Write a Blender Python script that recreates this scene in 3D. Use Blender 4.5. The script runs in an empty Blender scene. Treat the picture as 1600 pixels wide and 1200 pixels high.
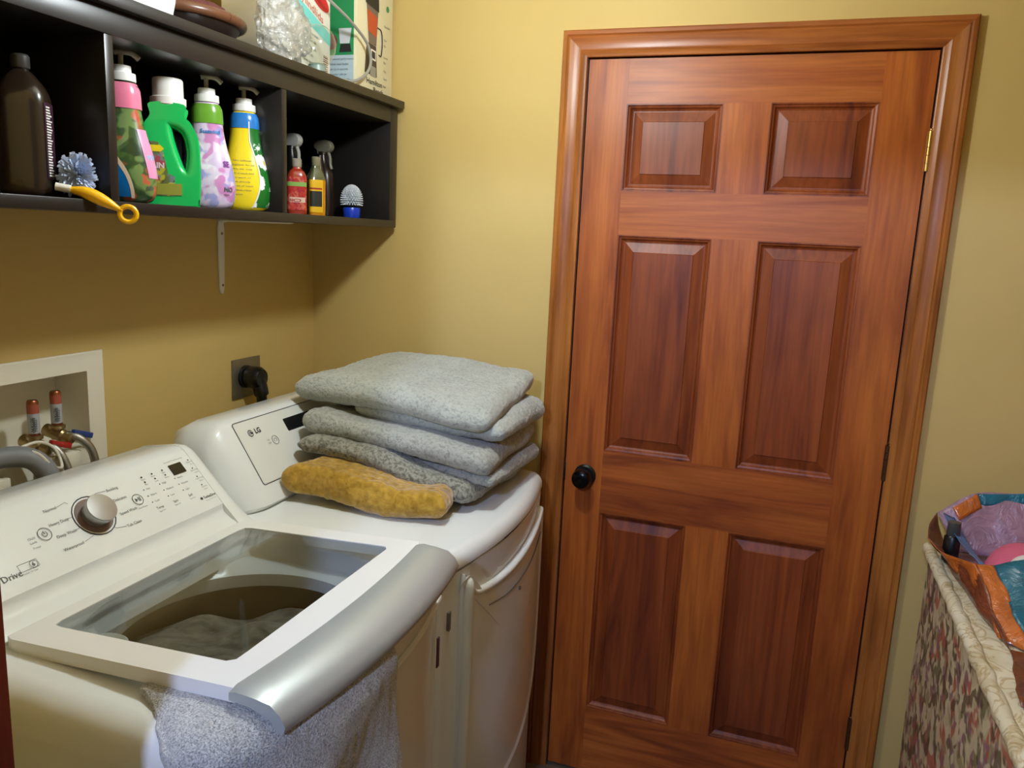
import bpy, bmesh, math, random
from mathutils import Vector, Matrix, noise
random.seed(7)
C = bpy.context.scene.collection
sc = bpy.context.scene
PI = math.pi
def V(*a): return Vector(a)

# ------------------------------------------------------------------ camera
CAM = (1.3748, -2.1037, 1.5767); YAW, PITCH, ROLL, FPX = 0.3296, 0.1849, 0.0463, 1240.4
def cam_axes():
    cy, sy = math.cos(YAW), math.sin(YAW); cp, sp = math.cos(PITCH), math.sin(PITCH)
    f = V(-sy*cp, cy*cp, -sp); r = V(cy, sy, 0); u = r.cross(f)
    cr, sr = math.cos(ROLL), math.sin(ROLL)
    return r*cr + u*sr, -r*sr + u*cr, f
r_, u_, f_ = cam_axes()
cd = bpy.data.cameras.new('camera'); cam = bpy.data.objects.new('camera', cd); C.objects.link(cam)
cd.sensor_fit = 'HORIZONTAL'; cd.sensor_width = 36; cd.lens = FPX/1600*36; cd.clip_start = 0.02
m = Matrix.Identity(4)
for i in range(3):
    m[i][0] = r_[i]; m[i][1] = u_[i]; m[i][2] = -f_[i]; m[i][3] = CAM[i]
cam.matrix_world = m
sc.camera = cam
# ------------------------------------------------------------------ world, lights, exposure
w = bpy.data.worlds.new('world'); sc.world = w; w.use_nodes = True
bg = w.node_tree.nodes['Background']; bg.inputs[0].default_value = (0.72, 0.74, 0.85, 1); bg.inputs[1].default_value = 0.07
def point(name, loc, power, radius, col):
    l = bpy.data.lights.new(name, 'POINT'); l.energy = power; l.shadow_soft_size = radius; l.color = col
    o = bpy.data.objects.new(name, l); o.location = loc; C.objects.link(o); return o
hall = point('hall_lamp', (1.09, -3.25, 2.30), 88, 0.07, (0.47, 0.60, 1.0))
LAMP = (0.84, -0.82, 2.11); LAMP_POWER = 16; LAMP_COL = (0.90, 0.98, 1.0)
vs = sc.view_settings
sc.display_settings.display_device = 'sRGB'
vs.view_transform = 'Standard'; vs.look = 'None'; vs.gamma = 1; vs.use_curve_mapping = False; vs.exposure = 0.75

# ------------------------------------------------------------------ materials
def s2l(c): return tuple(((x/255)/12.92 if x/255 <= .04045 else ((x/255+.055)/1.055)**2.4) for x in c)
class NT:
    def __init__(s, name):
        s.m = bpy.data.materials.new(name); s.m.use_nodes = True; s.t = s.m.node_tree; s.n = s.t.nodes; s.l = s.t.links
        s.b = s.n['Principled BSDF']; s.out = s.n['Material Output']
    def add(s, typ, **kw):
        n = s.n.new(typ)
        for k, v in kw.items():
            if k in n.inputs: n.inputs[k].default_value = v
            else: setattr(n, k, v)
        return n
    def link(s, a, b): s.l.new(a, b)
    def coord(s, scale=(1, 1, 1), rnd=False):
        tc = s.add('ShaderNodeTexCoord'); mp = s.add('ShaderNodeMapping'); mp.inputs['Scale'].default_value = scale
        s.link(tc.outputs['Object'], mp.inputs['Vector'])
        if rnd:
            oi = s.add('ShaderNodeObjectInfo'); mu = s.add('ShaderNodeVectorMath', operation='SCALE')
            cb = s.add('ShaderNodeCombineXYZ'); 
            for i in range(3): s.link(oi.outputs['Random'], cb.inputs[i])
            s.link(cb.outputs[0], mu.inputs[0]); mu.inputs['Scale'].default_value = 17
            s.link(mu.outputs[0], mp.inputs['Location'])
        return mp.outputs[0]
    def noise(s, vec, scale, detail=4, rough=.5, dist=0):
        n = s.add('ShaderNodeTexNoise'); n.inputs['Scale'].default_value = scale; n.inputs['Detail'].default_value = detail
        n.inputs['Roughness'].default_value = rough; n.inputs['Distortion'].default_value = dist
        s.link(vec, n.inputs['Vector']); return n.outputs['Fac']
    def ramp(s, fac, stops, interp='LINEAR'):
        r = s.add('ShaderNodeValToRGB'); cr = r.color_ramp; cr.interpolation = interp
        while len(cr.elements) < len(stops): cr.elements.new(.5)
        for e, (p, c) in zip(cr.elements, stops): e.position = p; e.color = (*c, 1) if len(c) == 3 else c
        s.link(fac, r.inputs[0]); return r.outputs[0]
    def mix(s, fac, a, b, mode='MIX'):
        n = s.add('ShaderNodeMix', data_type='RGBA', blend_type=mode)
        for sock, v in ((n.inputs[0], fac), (n.inputs[6], a), (n.inputs[7], b)):
            if isinstance(v, (int, float)): sock.default_value = v
            elif isinstance(v, tuple): sock.default_value = (*v, 1) if len(v) == 3 else v
            else: s.link(v, sock)
        return n.outputs[2]
    def bump(s, h, strength=.3, dist=.002):
        b = s.add('ShaderNodeBump'); b.inputs['Strength'].default_value = strength; b.inputs['Distance'].default_value = dist
        s.link(h, b.inputs['Height']); s.link(b.outputs[0], s.b.inputs['Normal'])
    def col(s, c):
        if isinstance(c, tuple): s.b.inputs['Base Color'].default_value = (*c, 1)
        else: s.link(c, s.b.inputs['Base Color'])
def basic(name, rgb, rough=.5, metal=0, bump=None, var=0, spec=.5, coat=0):
    t = NT(name); c = s2l(rgb)
    if var:
        v = t.coord(); f = t.noise(v, 9, 3)
        t.col(t.ramp(f, [(.3, tuple(x*(1-var) for x in c)), (.7, tuple(min(1, x*(1+var)) for x in c))]))
    else: t.col(c)
    t.b.inputs['Roughness'].default_value = rough; t.b.inputs['Metallic'].default_value = metal
    t.b.inputs['Specular IOR Level'].default_value = spec; t.b.inputs['Coat Weight'].default_value = coat
    if bump: t.bump(t.noise(t.coord(), bump[0], 4), bump[1], bump[2])
    return t.m
def wood(name, axis, base, light, dark, rough=.42, sc_=1.0):
    t = NT(name); s = [15*sc_, 15*sc_, 15*sc_]; s[axis] = 1.3*sc_
    v = t.coord(tuple(s), rnd=True)
    n1 = t.noise(v, 1.0, 6, .55, 1.2)
    s2 = [120, 120, 120]; s2[axis] = 5
    n2 = t.noise(t.coord(tuple(s2), rnd=True), 1.0, 3, .6)
    s3 = [5, 5, 5]; s3[axis] = 1.6
    n3 = t.noise(t.coord(tuple(s3), rnd=True), 1.0, 3, .6, .6)
    c1 = t.ramp(n1, [(.30, s2l(dark)), (.48, s2l(base)), (.72, s2l(light))])
    c2 = t.ramp(n2, [(.30, (.80, .78, .76)), (.62, (1.05, 1.05, 1.05))])
    c3 = t.ramp(n3, [(.28, (.70, .60, .60)), (.46, (1, 1, 1)), (.75, (1.1, 1.06, 1.0))])
    c = t.mix(1.0, c1, c2, 'MULTIPLY'); c = t.mix(1.0, c, c3, 'MULTIPLY'); t.col(c)
    t.b.inputs['Roughness'].default_value = rough; t.b.inputs['Specular IOR Level'].default_value = .38
    t.bump(n2, .10, .001)
    return t.m
M = {}
def wall_mat():
    t = NT('painted_wall'); v = t.coord()
    t.col(t.ramp(t.noise(v, 2.2, 4), [(.3, s2l((200, 173, 106))), (.7, s2l((208, 180, 112)))]))
    t.b.inputs['Roughness'].default_value = .62; t.b.inputs['Specular IOR Level'].default_value = .35
    t.bump(t.noise(v, 130, 3), .12, .0012); return t.m
M['wall'] = wall_mat()
M['ceiling'] = basic('ceiling_paint', (225, 215, 195), .8, bump=(90, .3, .002))
def floor_mat():
    t = NT('floor_tile'); v = t.coord()
    b = t.add('ShaderNodeTexBrick'); b.offset = 0; b.inputs['Scale'].default_value = 3.2; b.inputs['Mortar Size'].default_value = .012
    b.inputs['Brick Width'].default_value = 1; b.inputs['Row Height'].default_value = 1
    b.inputs['Color1'].default_value = (*s2l((120, 96, 74)), 1); b.inputs['Color2'].default_value = (*s2l((108, 86, 66)), 1)
    b.inputs['Mortar'].default_value = (*s2l((70, 60, 50)), 1)
    t.link(v, b.inputs['Vector'])
    t.col(t.mix(.35, b.outputs[0], t.ramp(t.noise(v, 6, 5), [(.3, (.08, .06, .045)), (.7, (.25, .2, .15))])))
    t.b.inputs['Roughness'].default_value = .5; return t.m
M['floor'] = floor_mat()
WB, WL, WD = (164, 86, 30), (184, 104, 40), (130, 60, 22)
M['wood_v'] = wood('stained_wood_upright', 2, WB, WL, WD)
M['wood_h'] = wood('stained_wood_level', 0, (158, 82, 32), (182, 104, 44), (124, 58, 24))
M['wood_p'] = wood('stained_wood_panel', 2, (128, 60, 24), (150, 78, 34), (92, 38, 18))
M['trim_v'] = wood('trim_wood_upright', 2, (160, 96, 40), (186, 122, 56), (124, 68, 26), .33)
M['trim_h'] = wood('trim_wood_level', 0, (156, 88, 36), (182, 110, 50), (124, 62, 26), .33)
M['jamb'] = wood('jamb_wood', 2, (128, 48, 22), (150, 62, 30), (96, 34, 16), .4)
M['black'] = basic('black_plastic', (14, 14, 14), .35)
M['shelf'] = basic('black_laminate', (34, 31, 29), .34, bump=(300, .1, .0004))
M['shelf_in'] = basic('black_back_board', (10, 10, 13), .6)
M['white'] = basic('white_enamel', (232, 236, 234), .22, coat=.3)
M['whitep'] = basic('white_plastic', (230, 234, 230), .32)
M['lidwhite'] = basic('lid_white_plastic', (236, 236, 232), .25)
M['silver'] = basic('brushed_silver_plastic', (184, 190, 188), .38, .40, bump=(900, .05, .0003))
M['knobsilver'] = basic('satin_knob', (172, 173, 172), .32, .75)
M['ink'] = basic('grey_printing', (84, 86, 88), .6)
M['inkl'] = basic('pale_grey_printing', (132, 134, 136), .6)
M['inkd'] = basic('dark_printing', (40, 40, 42), .5)
M['display'] = basic('display_window', (22, 24, 26), .12)
M['silver_label'] = basic('silver_label', (176, 180, 184), .4, .2)
M['orange_label'] = basic('orange_label', (168, 84, 62), .45)
M['steel'] = basic('braided_steel', (168, 165, 158), .32, 1, bump=(700, .6, .001))
M['brass'] = basic('brass', (168, 146, 100), .34, .9)
M['copper'] = basic('copper', (160, 100, 72), .35, 1)
M['hingebrass'] = basic('aged_brass', (190, 150, 84), .32, .9)
M['hoseg'] = basic('grey_rubber_hose', (128, 130, 132), .5)
M['red'] = basic('red_handle', (168, 40, 32), .4)
M['blue'] = basic('blue_handle', (40, 66, 130), .4)
M['boxwhite'] = basic('box_white_plastic', (226, 220, 200), .45)
M['plate'] = basic('steel_wall_plate', (140, 136, 122), .38, .8)
M['yellow'] = basic('yellow_plastic', (246, 186, 16), .32)
M['white_brush'] = basic('white_bristle', (226, 232, 240), .6)
M['bristle_blue'] = basic('pale_blue_bristle', (190, 206, 236), .6)
M['bluep'] = basic('blue_plastic', (24, 62, 190), .3)
M['brownb'] = basic('dark_brown_bottle', (44, 34, 26), .25, coat=.3)
M['capw'] = basic('cap_white', (238, 236, 230), .35)
M['capcream'] = basic('cap_beige', (222, 200, 170), .4)
M['pump'] = basic('pump_translucent', (200, 196, 184), .3)
def cloth(name, a, b, scale=260, strength=.9, rough=.95, dist=.004, stops=(.35, .6), sheen=.4):
    t = NT(name); v = t.coord()
    n = t.noise(v, scale, 3, .6, .4)
    n2 = t.noise(v, 14, 3)
    c = t.ramp(n, [(stops[0], s2l(a)), (stops[1], s2l(b))])
    c = t.mix(1.0, c, t.ramp(n2, [(.3, (.88, .88, .88)), (.7, (1.04, 1.04, 1.04))]), 'MULTIPLY')
    t.col(c); t.b.inputs['Roughness'].default_value = rough; t.b.inputs['Specular IOR Level'].default_value = .1
    t.b.inputs['Sheen Weight'].default_value = sheen
    t.bump(n, strength, dist); return t.m
M['sherpa'] = cloth('pale_grey_sherpa', (150, 154, 147), (184, 188, 178), 130, 1.0, stops=(.30, .52))
M['sherpa2'] = cloth('mid_grey_sherpa', (138, 139, 130), (178, 180, 170), 130, 1.0, stops=(.30, .55))
M['sherpa3'] = cloth('dark_grey_sherpa', (104, 102, 90), (160, 158, 142), 130, 1.0, stops=(.38, .58))
M['mustard'] = cloth('mustard_plush', (150, 112, 22), (202, 160, 62), 60, .6, stops=(.3, .7), sheen=.6)
M['terry'] = cloth('grey_terry', (138, 138, 136), (222, 222, 218), 420, .9, stops=(.34, .60))
M['darkcloth'] = cloth('dark_laundry', (84, 82, 72), (150, 146, 132), 30, 1.0, stops=(.35, .65))
M['pinkcloth'] = basic('pink_cloth', (214, 100, 130), .8, bump=(60, .5, .004))
M['whitecloth'] = basic('white_cloth', (224, 222, 216), .9, bump=(60, .5, .004))
def glass_mat(name, tint, refl=.12, rough=.04, alpha=.85):
    t = NT(name); t.n.remove(t.b)
    tr = t.add('ShaderNodeBsdfTransparent'); tr.inputs[0].default_value = (*tint, 1)
    gl = t.add('ShaderNodeBsdfGlossy'); gl.inputs['Roughness'].default_value = rough; gl.inputs[0].default_value = (1, 1, 1, 1)
    lw = t.add('ShaderNodeLayerWeight'); pw = t.add('ShaderNodeMath', operation='POWER'); pw.inputs[1].default_value = 4.5; t.link(lw.outputs['Facing'], pw.inputs[0])
    lw.inputs['Blend'].default_value = .5
    ad = t.add('ShaderNodeMath', operation='ADD', use_clamp=True); ad.inputs[1].default_value = refl; t.link(pw.outputs[0], ad.inputs[0])
    mx = t.add('ShaderNodeMixShader'); t.link(ad.outputs[0], mx.inputs[0]); t.link(tr.outputs[0], mx.inputs[1]); t.link(gl.outputs[0], mx.inputs[2])
    t.link(mx.outputs[0], t.out.inputs[0]); return t.m
M['lidglass'] = glass_mat('tinted_lid_glass', (.84, .86, .86), .03)
M['amber'] = basic('amber_oil', (196, 128, 18), .12, coat=.6)
M['clear'] = glass_mat('clear_plastic', (.9, .92, .9), .05, .1)
def crumple():
    t = NT('crumpled_clear_plastic'); t.n.remove(t.b)
    tr = t.add('ShaderNodeBsdfTransparent'); tr.inputs[0].default_value = (.95, .96, .95, 1)
    di = t.add('ShaderNodeBsdfDiffuse'); di.inputs[0].default_value = (.75, .76, .74, 1)
    gl = t.add('ShaderNodeBsdfGlossy'); gl.inputs['Roughness'].default_value = .12
    v = t.coord(); n = t.noise(v, 26, 5, .6, 1.5); b = t.add('ShaderNodeBump'); b.inputs['Strength'].default_value = 1; b.inputs['Distance'].default_value = .02
    t.link(n, b.inputs['Height']); t.link(b.outputs[0], gl.inputs['Normal']); t.link(b.outputs[0], di.inputs['Normal'])
    m1 = t.add('ShaderNodeMixShader'); m1.inputs[0].default_value = .30; t.link(tr.outputs[0], m1.inputs[1]); t.link(di.outputs[0], m1.inputs[2])
    m2 = t.add('ShaderNodeMixShader'); m2.inputs[0].default_value = .32; t.link(m1.outputs[0], m2.inputs[1]); t.link(gl.outputs[0], m2.inputs[2])
    t.link(m2.outputs[0], t.out.inputs[0]); return t.m
M['crumple'] = crumple()
def floral(name, base, cols, scale, thr=.5):
    """patches of several colours laid one over another"""
    t = NT(name); v = t.coord(); c = s2l(base)
    for i, k in enumerate(cols):
        mp = t.add('ShaderNodeMapping'); mp.inputs['Location'].default_value = (3.7*i+1, 1.9*i, 5.3*i); t.link(v, mp.inputs['Vector'])
        n = t.noise(mp.outputs[0], scale*(.8+.13*i), 1.5, .5, .35)
        c = t.mix(t.ramp(n, [(thr+.04, (0, 0, 0)), (thr+.10, (.82, .82, .82))]), c, s2l(k))
    t.col(c); t.b.inputs['Roughness'].default_value = .8
    return t
M['floral'] = floral('floral_fabric', (188, 172, 136), [(150, 134, 92), (204, 190, 158), (104, 96, 56), (176, 80, 64), (140, 100, 112), (206, 190, 156), (92, 70, 42)], 17).m
t_ = floral('cream_brown_fabric', (212, 202, 172), [(196, 182, 146), (222, 214, 188)], 16); 
M['ribbon'] = t_.m
nv = t_.noise(t_.coord((1, 1, 1)), 13, 3, .5, 2.5); cr_ = t_.ramp(nv, [(.44, (1, 1, 1)), (.50, (.66, .50, .28)), (.56, (1, 1, 1))])
t_.col(t_.mix(.8, t_.b.inputs['Base Color'].links[0].from_socket, cr_, 'MULTIPLY'))

# ------------------------------------------------------------------ mesh helpers
WLOC = {}
def newobj(name, bm, mat, parent=None, smooth=True, local=False, mods=(), sharp=35):
    me = bpy.data.meshes.new(name)
    bmesh.ops.recalc_face_normals(bm, faces=bm.faces[:])
    off = WLOC.get(parent.name, V(0, 0, 0)) if parent else V(0, 0, 0)
    if local: off = V(0, 0, 0)
    for v in bm.verts: v.co -= off
    if smooth:
        for f in bm.faces: f.smooth = True
        for e in bm.edges:
            if len(e.link_faces) == 2 and e.calc_face_angle(0) > math.radians(sharp): e.smooth = False
    bm.to_mesh(me); bm.free()
    o = bpy.data.objects.new(name, me); C.objects.link(o)
    if mat is not None:
        for mm in (mat if isinstance(mat, (list, tuple)) else [mat]): me.materials.append(M[mm] if isinstance(mm, str) else mm)
    if parent: o.parent = parent
    WLOC[o.name] = off.copy() if parent else V(0, 0, 0)
    if local: WLOC[o.name] = V(0, 0, 0)
    return o
def setp(o, label=None, cat=None, group=None, kind=None):
    if label: o['label'] = label
    if cat: o['category'] = cat
    if group: o['group'] = group
    if kind: o['kind'] = kind
    return o
def thing(name, loc, label=None, cat=None, group=None, kind=None, rotz=0):
    o = bpy.data.objects.new(name, None); o.location = loc; o.rotation_euler = (0, 0, rotz); o.empty_display_size = .05
    C.objects.link(o); WLOC[o.name] = Vector(loc); return setp(o, label, cat, group, kind)
def box(bm, x0, x1, y0, y1, z0, z1, bev=0, seg=2):
    r = bmesh.ops.create_cube(bm, size=1)
    vs_ = r['verts']
    for v in vs_:
        v.co = V(x0+(v.co.x+.5)*(x1-x0), y0+(v.co.y+.5)*(y1-y0), z0+(v.co.z+.5)*(z1-z0))
    if bev:
        es = list({e for v in vs_ for e in v.link_edges})
        bmesh.ops.bevel(bm, geom=es, offset=bev, segments=seg, profile=.5, affect='EDGES')
    return bm
def B(*a, **k): return box(bmesh.new(), *a, **k)
def loft(bm, rings, closed=True, cap0=False, cap1=False):
    R = [[bm.verts.new(p) for p in ring] for ring in rings]
    n = len(R[0])
    for a, b in zip(R[:-1], R[1:]):
        for i in range(n if closed else n-1):
            j = (i+1) % n
            try: bm.faces.new((a[i], a[j], b[j], b[i]))
            except ValueError: pass
    if cap0: bm.faces.new(R[0][::-1])
    if cap1: bm.faces.new(R[-1])
    return bm
def lathe(bm, prof, cx=0, cy=0, n=32, sx=1, sy=1, cap=True, rot=0):
    rings = []
    for r, z in prof:
        rings.append([V(cx + math.cos(2*PI*i/n+rot)*r*sx, cy + math.sin(2*PI*i/n+rot)*r*sy, z) for i in range(n)])
    return loft(bm, rings, True, cap, cap)
def axis_lathe(bm, prof, o, d, n=28):          # prof (r, t) along direction d from o
    d = Vector(d).normalized(); a = d.orthogonal().normalized(); b = d.cross(a); o = Vector(o)
    rings = [[o + d*t + (a*math.cos(2*PI*i/n) + b*math.sin(2*PI*i/n))*r for i in range(n)] for r, t in prof]
    return loft(bm, rings, True, True, True)
def catmull(pts, k=8):
    P = [Vector(p) for p in pts]; P = [P[0]*2-P[1]] + P + [P[-1]*2-P[-2]]; out = []
    for i in range(1, len(P)-2):
        for j in range(k):
            t = j/k; a, b, c, d = P[i-1:i+3]
            out.append(.5*((2*b) + (c-a)*t + (2*a-5*b+4*c-d)*t*t + (3*b-a-3*c+d)*t**3))
    out.append(P[-2]); return out
def tube(bm, pts, r, n=12, smooth=6, rad=None):
    P = catmull(pts, smooth) if smooth else [Vector(p) for p in pts]
    t0 = (P[1]-P[0]).normalized(); a = t0.orthogonal().normalized(); rings = []
    for i, p in enumerate(P):
        t = (P[min(i+1, len(P)-1)] - P[max(i-1, 0)]).normalized()
        a = (a - t*a.dot(t)).normalized(); b = t.cross(a)
        rr = r if rad is None else rad(i/(len(P)-1))
        rings.append([p + (a*math.cos(2*PI*k/n) + b*math.sin(2*PI*k/n))*rr for k in range(n)])
    return loft(bm, rings, True, True, True)
def curve_solid(splines, depth, bevel, res=3):
    """closed 2D outlines (first outer, others holes), extruded along local Z; returns bmesh in XY"""
    cu = bpy.data.curves.new('outline', 'CURVE'); cu.dimensions = '2D'; cu.fill_mode = 'BOTH'
    cu.extrude = max(depth-bevel, 0); cu.bevel_depth = bevel; cu.bevel_resolution = res
    for s in splines:
        sp = cu.splines.new('POLY'); sp.points.add(len(s)-1); sp.use_cyclic_u = True
        for p, q in zip(sp.points, s): p.co = (q[0], q[1], 0, 1)
    o = bpy.data.objects.new('outline', cu); C.objects.link(o); bpy.context.view_layer.update()
    me = bpy.data.meshes.new_from_object(o.evaluated_get(bpy.context.evaluated_depsgraph_get()))
    bm = bmesh.new(); bm.from_mesh(me); bpy.data.objects.remove(o); bpy.data.curves.remove(cu); bpy.data.meshes.remove(me)
    bmesh.ops.remove_doubles(bm, verts=bm.verts[:], dist=1e-5)
    return bm
def smooth_poly(pts, k=6):
    n = len(pts); out = []
    for i in range(n):
        a, b, c, d = (Vector((*pts[(i+j-1) % n], 0)) for j in range(4))
        for j in range(k):
            t = j/k; q = .5*((2*b) + (c-a)*t + (2*a-5*b+4*c-d)*t*t + (3*b-a-3*c+d)*t**3); out.append((q.x, q.y))
    return out
def text_bm(bm, body, size, fn, align='LEFT', depth=0, bold=0):
    """adds text; fn(u, v, w) maps text plane coords to a point"""
    cu = bpy.data.curves.new('txt', 'FONT'); cu.body = body; cu.size = size; cu.align_x = align; cu.extrude = depth; cu.offset = bold
    cu.resolution_u = 2
    o = bpy.data.objects.new('txt', cu); C.objects.link(o); bpy.context.view_layer.update()
    me = bpy.data.meshes.new_from_object(o.evaluated_get(bpy.context.evaluated_depsgraph_get()))
    vs_ = [bm.verts.new(fn(v.co.x, v.co.y, v.co.z)) for v in me.vertices]
    for p in me.polygons:
        try: bm.faces.new([vs_[i] for i in p.vertices])
        except ValueError: pass
    bpy.data.objects.remove(o); bpy.data.curves.remove(cu); bpy.data.meshes.remove(me)
def merge(*bms):
    out = bmesh.new()
    for b in bms:
        me = bpy.data.meshes.new('t'); b.to_mesh(me); b.free(); out.from_mesh(me); bpy.data.meshes.remove(me)
    return out
def xform(bm, mat):
    bmesh.ops.transform(bm, matrix=mat, verts=bm.verts[:]); return bm
def rrect(x0, x1, y0, y1, r, n=8):
    pts = []
    for cx, cy, a0 in ((x1-r, y1-r, 0), (x0+r, y1-r, PI/2), (x0+r, y0+r, PI), (x1-r, y0+r, 3*PI/2)):
        for i in range(n+1): a = a0 + PI/2*i/n; pts.append((cx+r*math.cos(a), cy+r*math.sin(a)))
    return pts
def resample(poly, c, N=96):
    out = []
    n = len(poly)
    for k in range(N):
        a = 2*PI*k/N; d = (math.cos(a), math.sin(a)); best = None
        for i in range(n):
            p, q = poly[i], poly[(i+1) % n]
            ex, ey = q[0]-p[0], q[1]-p[1]; den = d[0]*ey - d[1]*ex
            if abs(den) < 1e-12: continue
            t = ((p[0]-c[0])*ey - (p[1]-c[1])*ex)/den; s = ((p[0]-c[0])*d[1] - (p[1]-c[1])*d[0])/den
            if t > 0 and -1e-9 <= s <= 1+1e-9 and (best is None or t > best): best = t
        out.append((c[0]+d[0]*best, c[1]+d[1]*best))
    return out
def nz(p, s, seed=0): return noise.noise(Vector((p[0]*s+seed, p[1]*s+seed*1.7, p[2]*s-seed)))

# ------------------------------------------------------------------ room shell
XL, XR, ZT = 0.8266, 1.6383, 2.0308        # the closed door
def structure(name, bm, mat, smooth=False, parent=None):
    o = newobj(name, bm, mat, parent, smooth=smooth)
    if not parent: setp(o, kind='structure')
    return o
RX = 2.45; YF = -1.63; WT = .11
bm = B(-.1, XL-.02, 0, .12, 0, 2.44); box(bm, XR+.02, RX+.1, 0, .12, 0, 2.44); box(bm, XL-.02, XR+.02, 0, .12, ZT+.02, 2.44)
structure('wall_back', bm, 'wall')
# left wall with the recess for the laundry valve box
BY0, BY1, BZ0, BZ1 = -1.19, -.846, 1.094, 1.262
bm = B(-.12, 0, -2.6, BY0, 0, 2.44); box(bm, -.12, 0, BY1, 0, 0, 2.44); box(bm, -.12, 0, BY0, BY1, 0, BZ0); box(bm, -.12, 0, BY0, BY1, BZ1, 2.44)
structure('wall_left', bm, 'wall')
structure('wall_right', B(RX, RX+.1, YF, .12, 0, 2.44), 'wall')
OX0, OX1 = .745, 1.57
bm = B(0, OX0-.012, YF-WT, YF, 0, 2.44); box(bm, OX1+.012, RX+.1, YF-WT, YF, 0, 2.44); box(bm, OX0-.012, OX1+.012, YF-WT, YF, 2.05, 2.44)
structure('wall_front', bm, 'wall')
bm = B(OX0-.012, OX0, YF-WT-.002, YF, 0, 2.04); box(bm, OX1, OX1+.012, YF-WT-.002, YF, 0, 2.04); box(bm, OX0-.012, OX1+.012, YF-WT-.002, YF, 2.04, 2.05)
structure('trim_4', bm, 'jamb')
structure('floor', B(-.12, RX+.1, -5.2, .12, -.1, 0), 'floor')
structure('ceiling', B(-.12, RX+.1, YF-WT, .12, 2.44, 2.5), 'ceiling')

# casing round the closed door, profile (distance from opening, depth)
PROF = [(0, 0), (0, .009), (.003, .011), (.012, .0115), (.016, .014), (.020, .0125), (.036, .015), (.046, .018), (.050, .0165), (.054, .020), (.062, .0195), (.0655, .016), (.0655, 0)]
g = .004
def cas(a, b):   # a,b: functions profile point -> xyz at each end
    return loft(bmesh.new(), [[a(d, h) for d, h in PROF], [b(d, h) for d, h in PROF]], True, True, True)
structure('trim_1', cas(lambda d, h: V(XL-g-d, -h, 0), lambda d, h: V(XL-g-d, -h, ZT+g+d)), 'trim_v', True)
structure('trim_2', cas(lambda d, h: V(XL-g-d, -h, ZT+g+d), lambda d, h: V(XR+g+d, -h, ZT+g+d)), 'trim_h', True)
structure('trim_3', cas(lambda d, h: V(XR+g+d, -h, 0), lambda d, h: V(XR+g+d, -h, ZT+g+d)), 'trim_v', True)
bm = B(XL-.02, XL-g+.001, .0, .12, 0, ZT+.02); box(bm, XR+g-.001, XR+.02, 0, .12, 0, ZT+.02); box(bm, XL-.02, XR+.02, 0, .12, ZT+g, ZT+.02)
box(bm, XL-g, XR+g, .040, .12, 0, ZT+g)
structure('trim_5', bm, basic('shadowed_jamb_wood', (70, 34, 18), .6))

# the six panel door
door = thing('door_1', (XL, 0, 0), kind='structure')
dx = [XL, XL+.1046, XL+.3472, XL+.4590, XL+.7013, XR]
dz = [.012, .2178, .8223, .9997, 1.5909, 1.7036, 1.9209, ZT]
T = .036
for i in (0, 4): newobj('stile', B(dx[i] if i == 0 else dx[4], dx[1] if i == 0 else dx[5], 0, T, dz[0], dz[7]), 'wood_v', door, False)
for k in (0, 2, 4, 6): newobj('rail', B(dx[1], dx[4], 0.0003, T, dz[k], dz[k+1]), 'wood_h', door, False)
for k in (1, 3, 5): newobj('mullion', B(dx[2], dx[3], 0.0003, T, dz[k], dz[k+1]), 'wood_v', door, False)
for k in (1, 3, 5):
    for i in (1, 3):
        x0, x1, z0, z1 = dx[i], dx[i+1], dz[k], dz[k+1]
        rings = []
        for ins, y in ((0, .0008), (.003, .001), (.0045, .004), (.009, .0055), (.0125, .0105), (.0165, .0125), (.019, .0125), (.043, .0055), (.0445, .0035), (.10, .0033)):
            ins = min(ins, .09)
            rings.append([V(x0+ins, y, z0+ins), V(x1-ins, y, z0+ins), V(x1-ins, y, z1-ins), V(x0+ins, y, z1-ins)])
        bm = loft(bmesh.new(), rings, True, False, True)
        box(bm, x0, x1, .02, T, z0, z1)
        newobj('panel', bm, 'wood_p', door, True, sharp=12)
for z in (1.81, 1.067, .324):
    bm = bmesh.new()
    for k in range(5): axis_lathe(bm, [(.0058, 0), (.0058, .0172)], (XR+.003, -.006, z-.045+k*.018), (0, 0, 1), 14)
    axis_lathe(bm, [(.003, 0), (.0045, .002), (.0045, .004), (.002, .006)], (XR+.003, -.006, z+.045), (0, 0, 1), 14)
    box(bm, XR-.003, XR+.002, -.0008, .001, z-.044, z+.044)
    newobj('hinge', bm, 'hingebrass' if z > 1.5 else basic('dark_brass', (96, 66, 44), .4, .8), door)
kx, kz = XL+.058, .925
kn = newobj('door_knob', axis_lathe(bmesh.new(), [(.012, .008), (.012, .024), (.020, .030), (.0275, .038), (.0275, .046), (.024, .056), (.017, .0605), (.010, .061), (.009, .058), (.003, .0585)], (kx, 0, kz), (0, -1, 0), 32), basic('oiled_black_metal', (14, 14, 15), .22, .6), door)
newobj('rosette', axis_lathe(bmesh.new(), [(.031, 0), (.031, .004), (.026, .009), (.012, .0095)], (kx, -.0005, kz), (0, -1, 0), 32), 'black', kn)
newobj('latch_plate', B(XL-.0035, XL+.001, -.003, .01, kz-.024, kz+.03, bev=.001), 'black', door)
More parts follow.
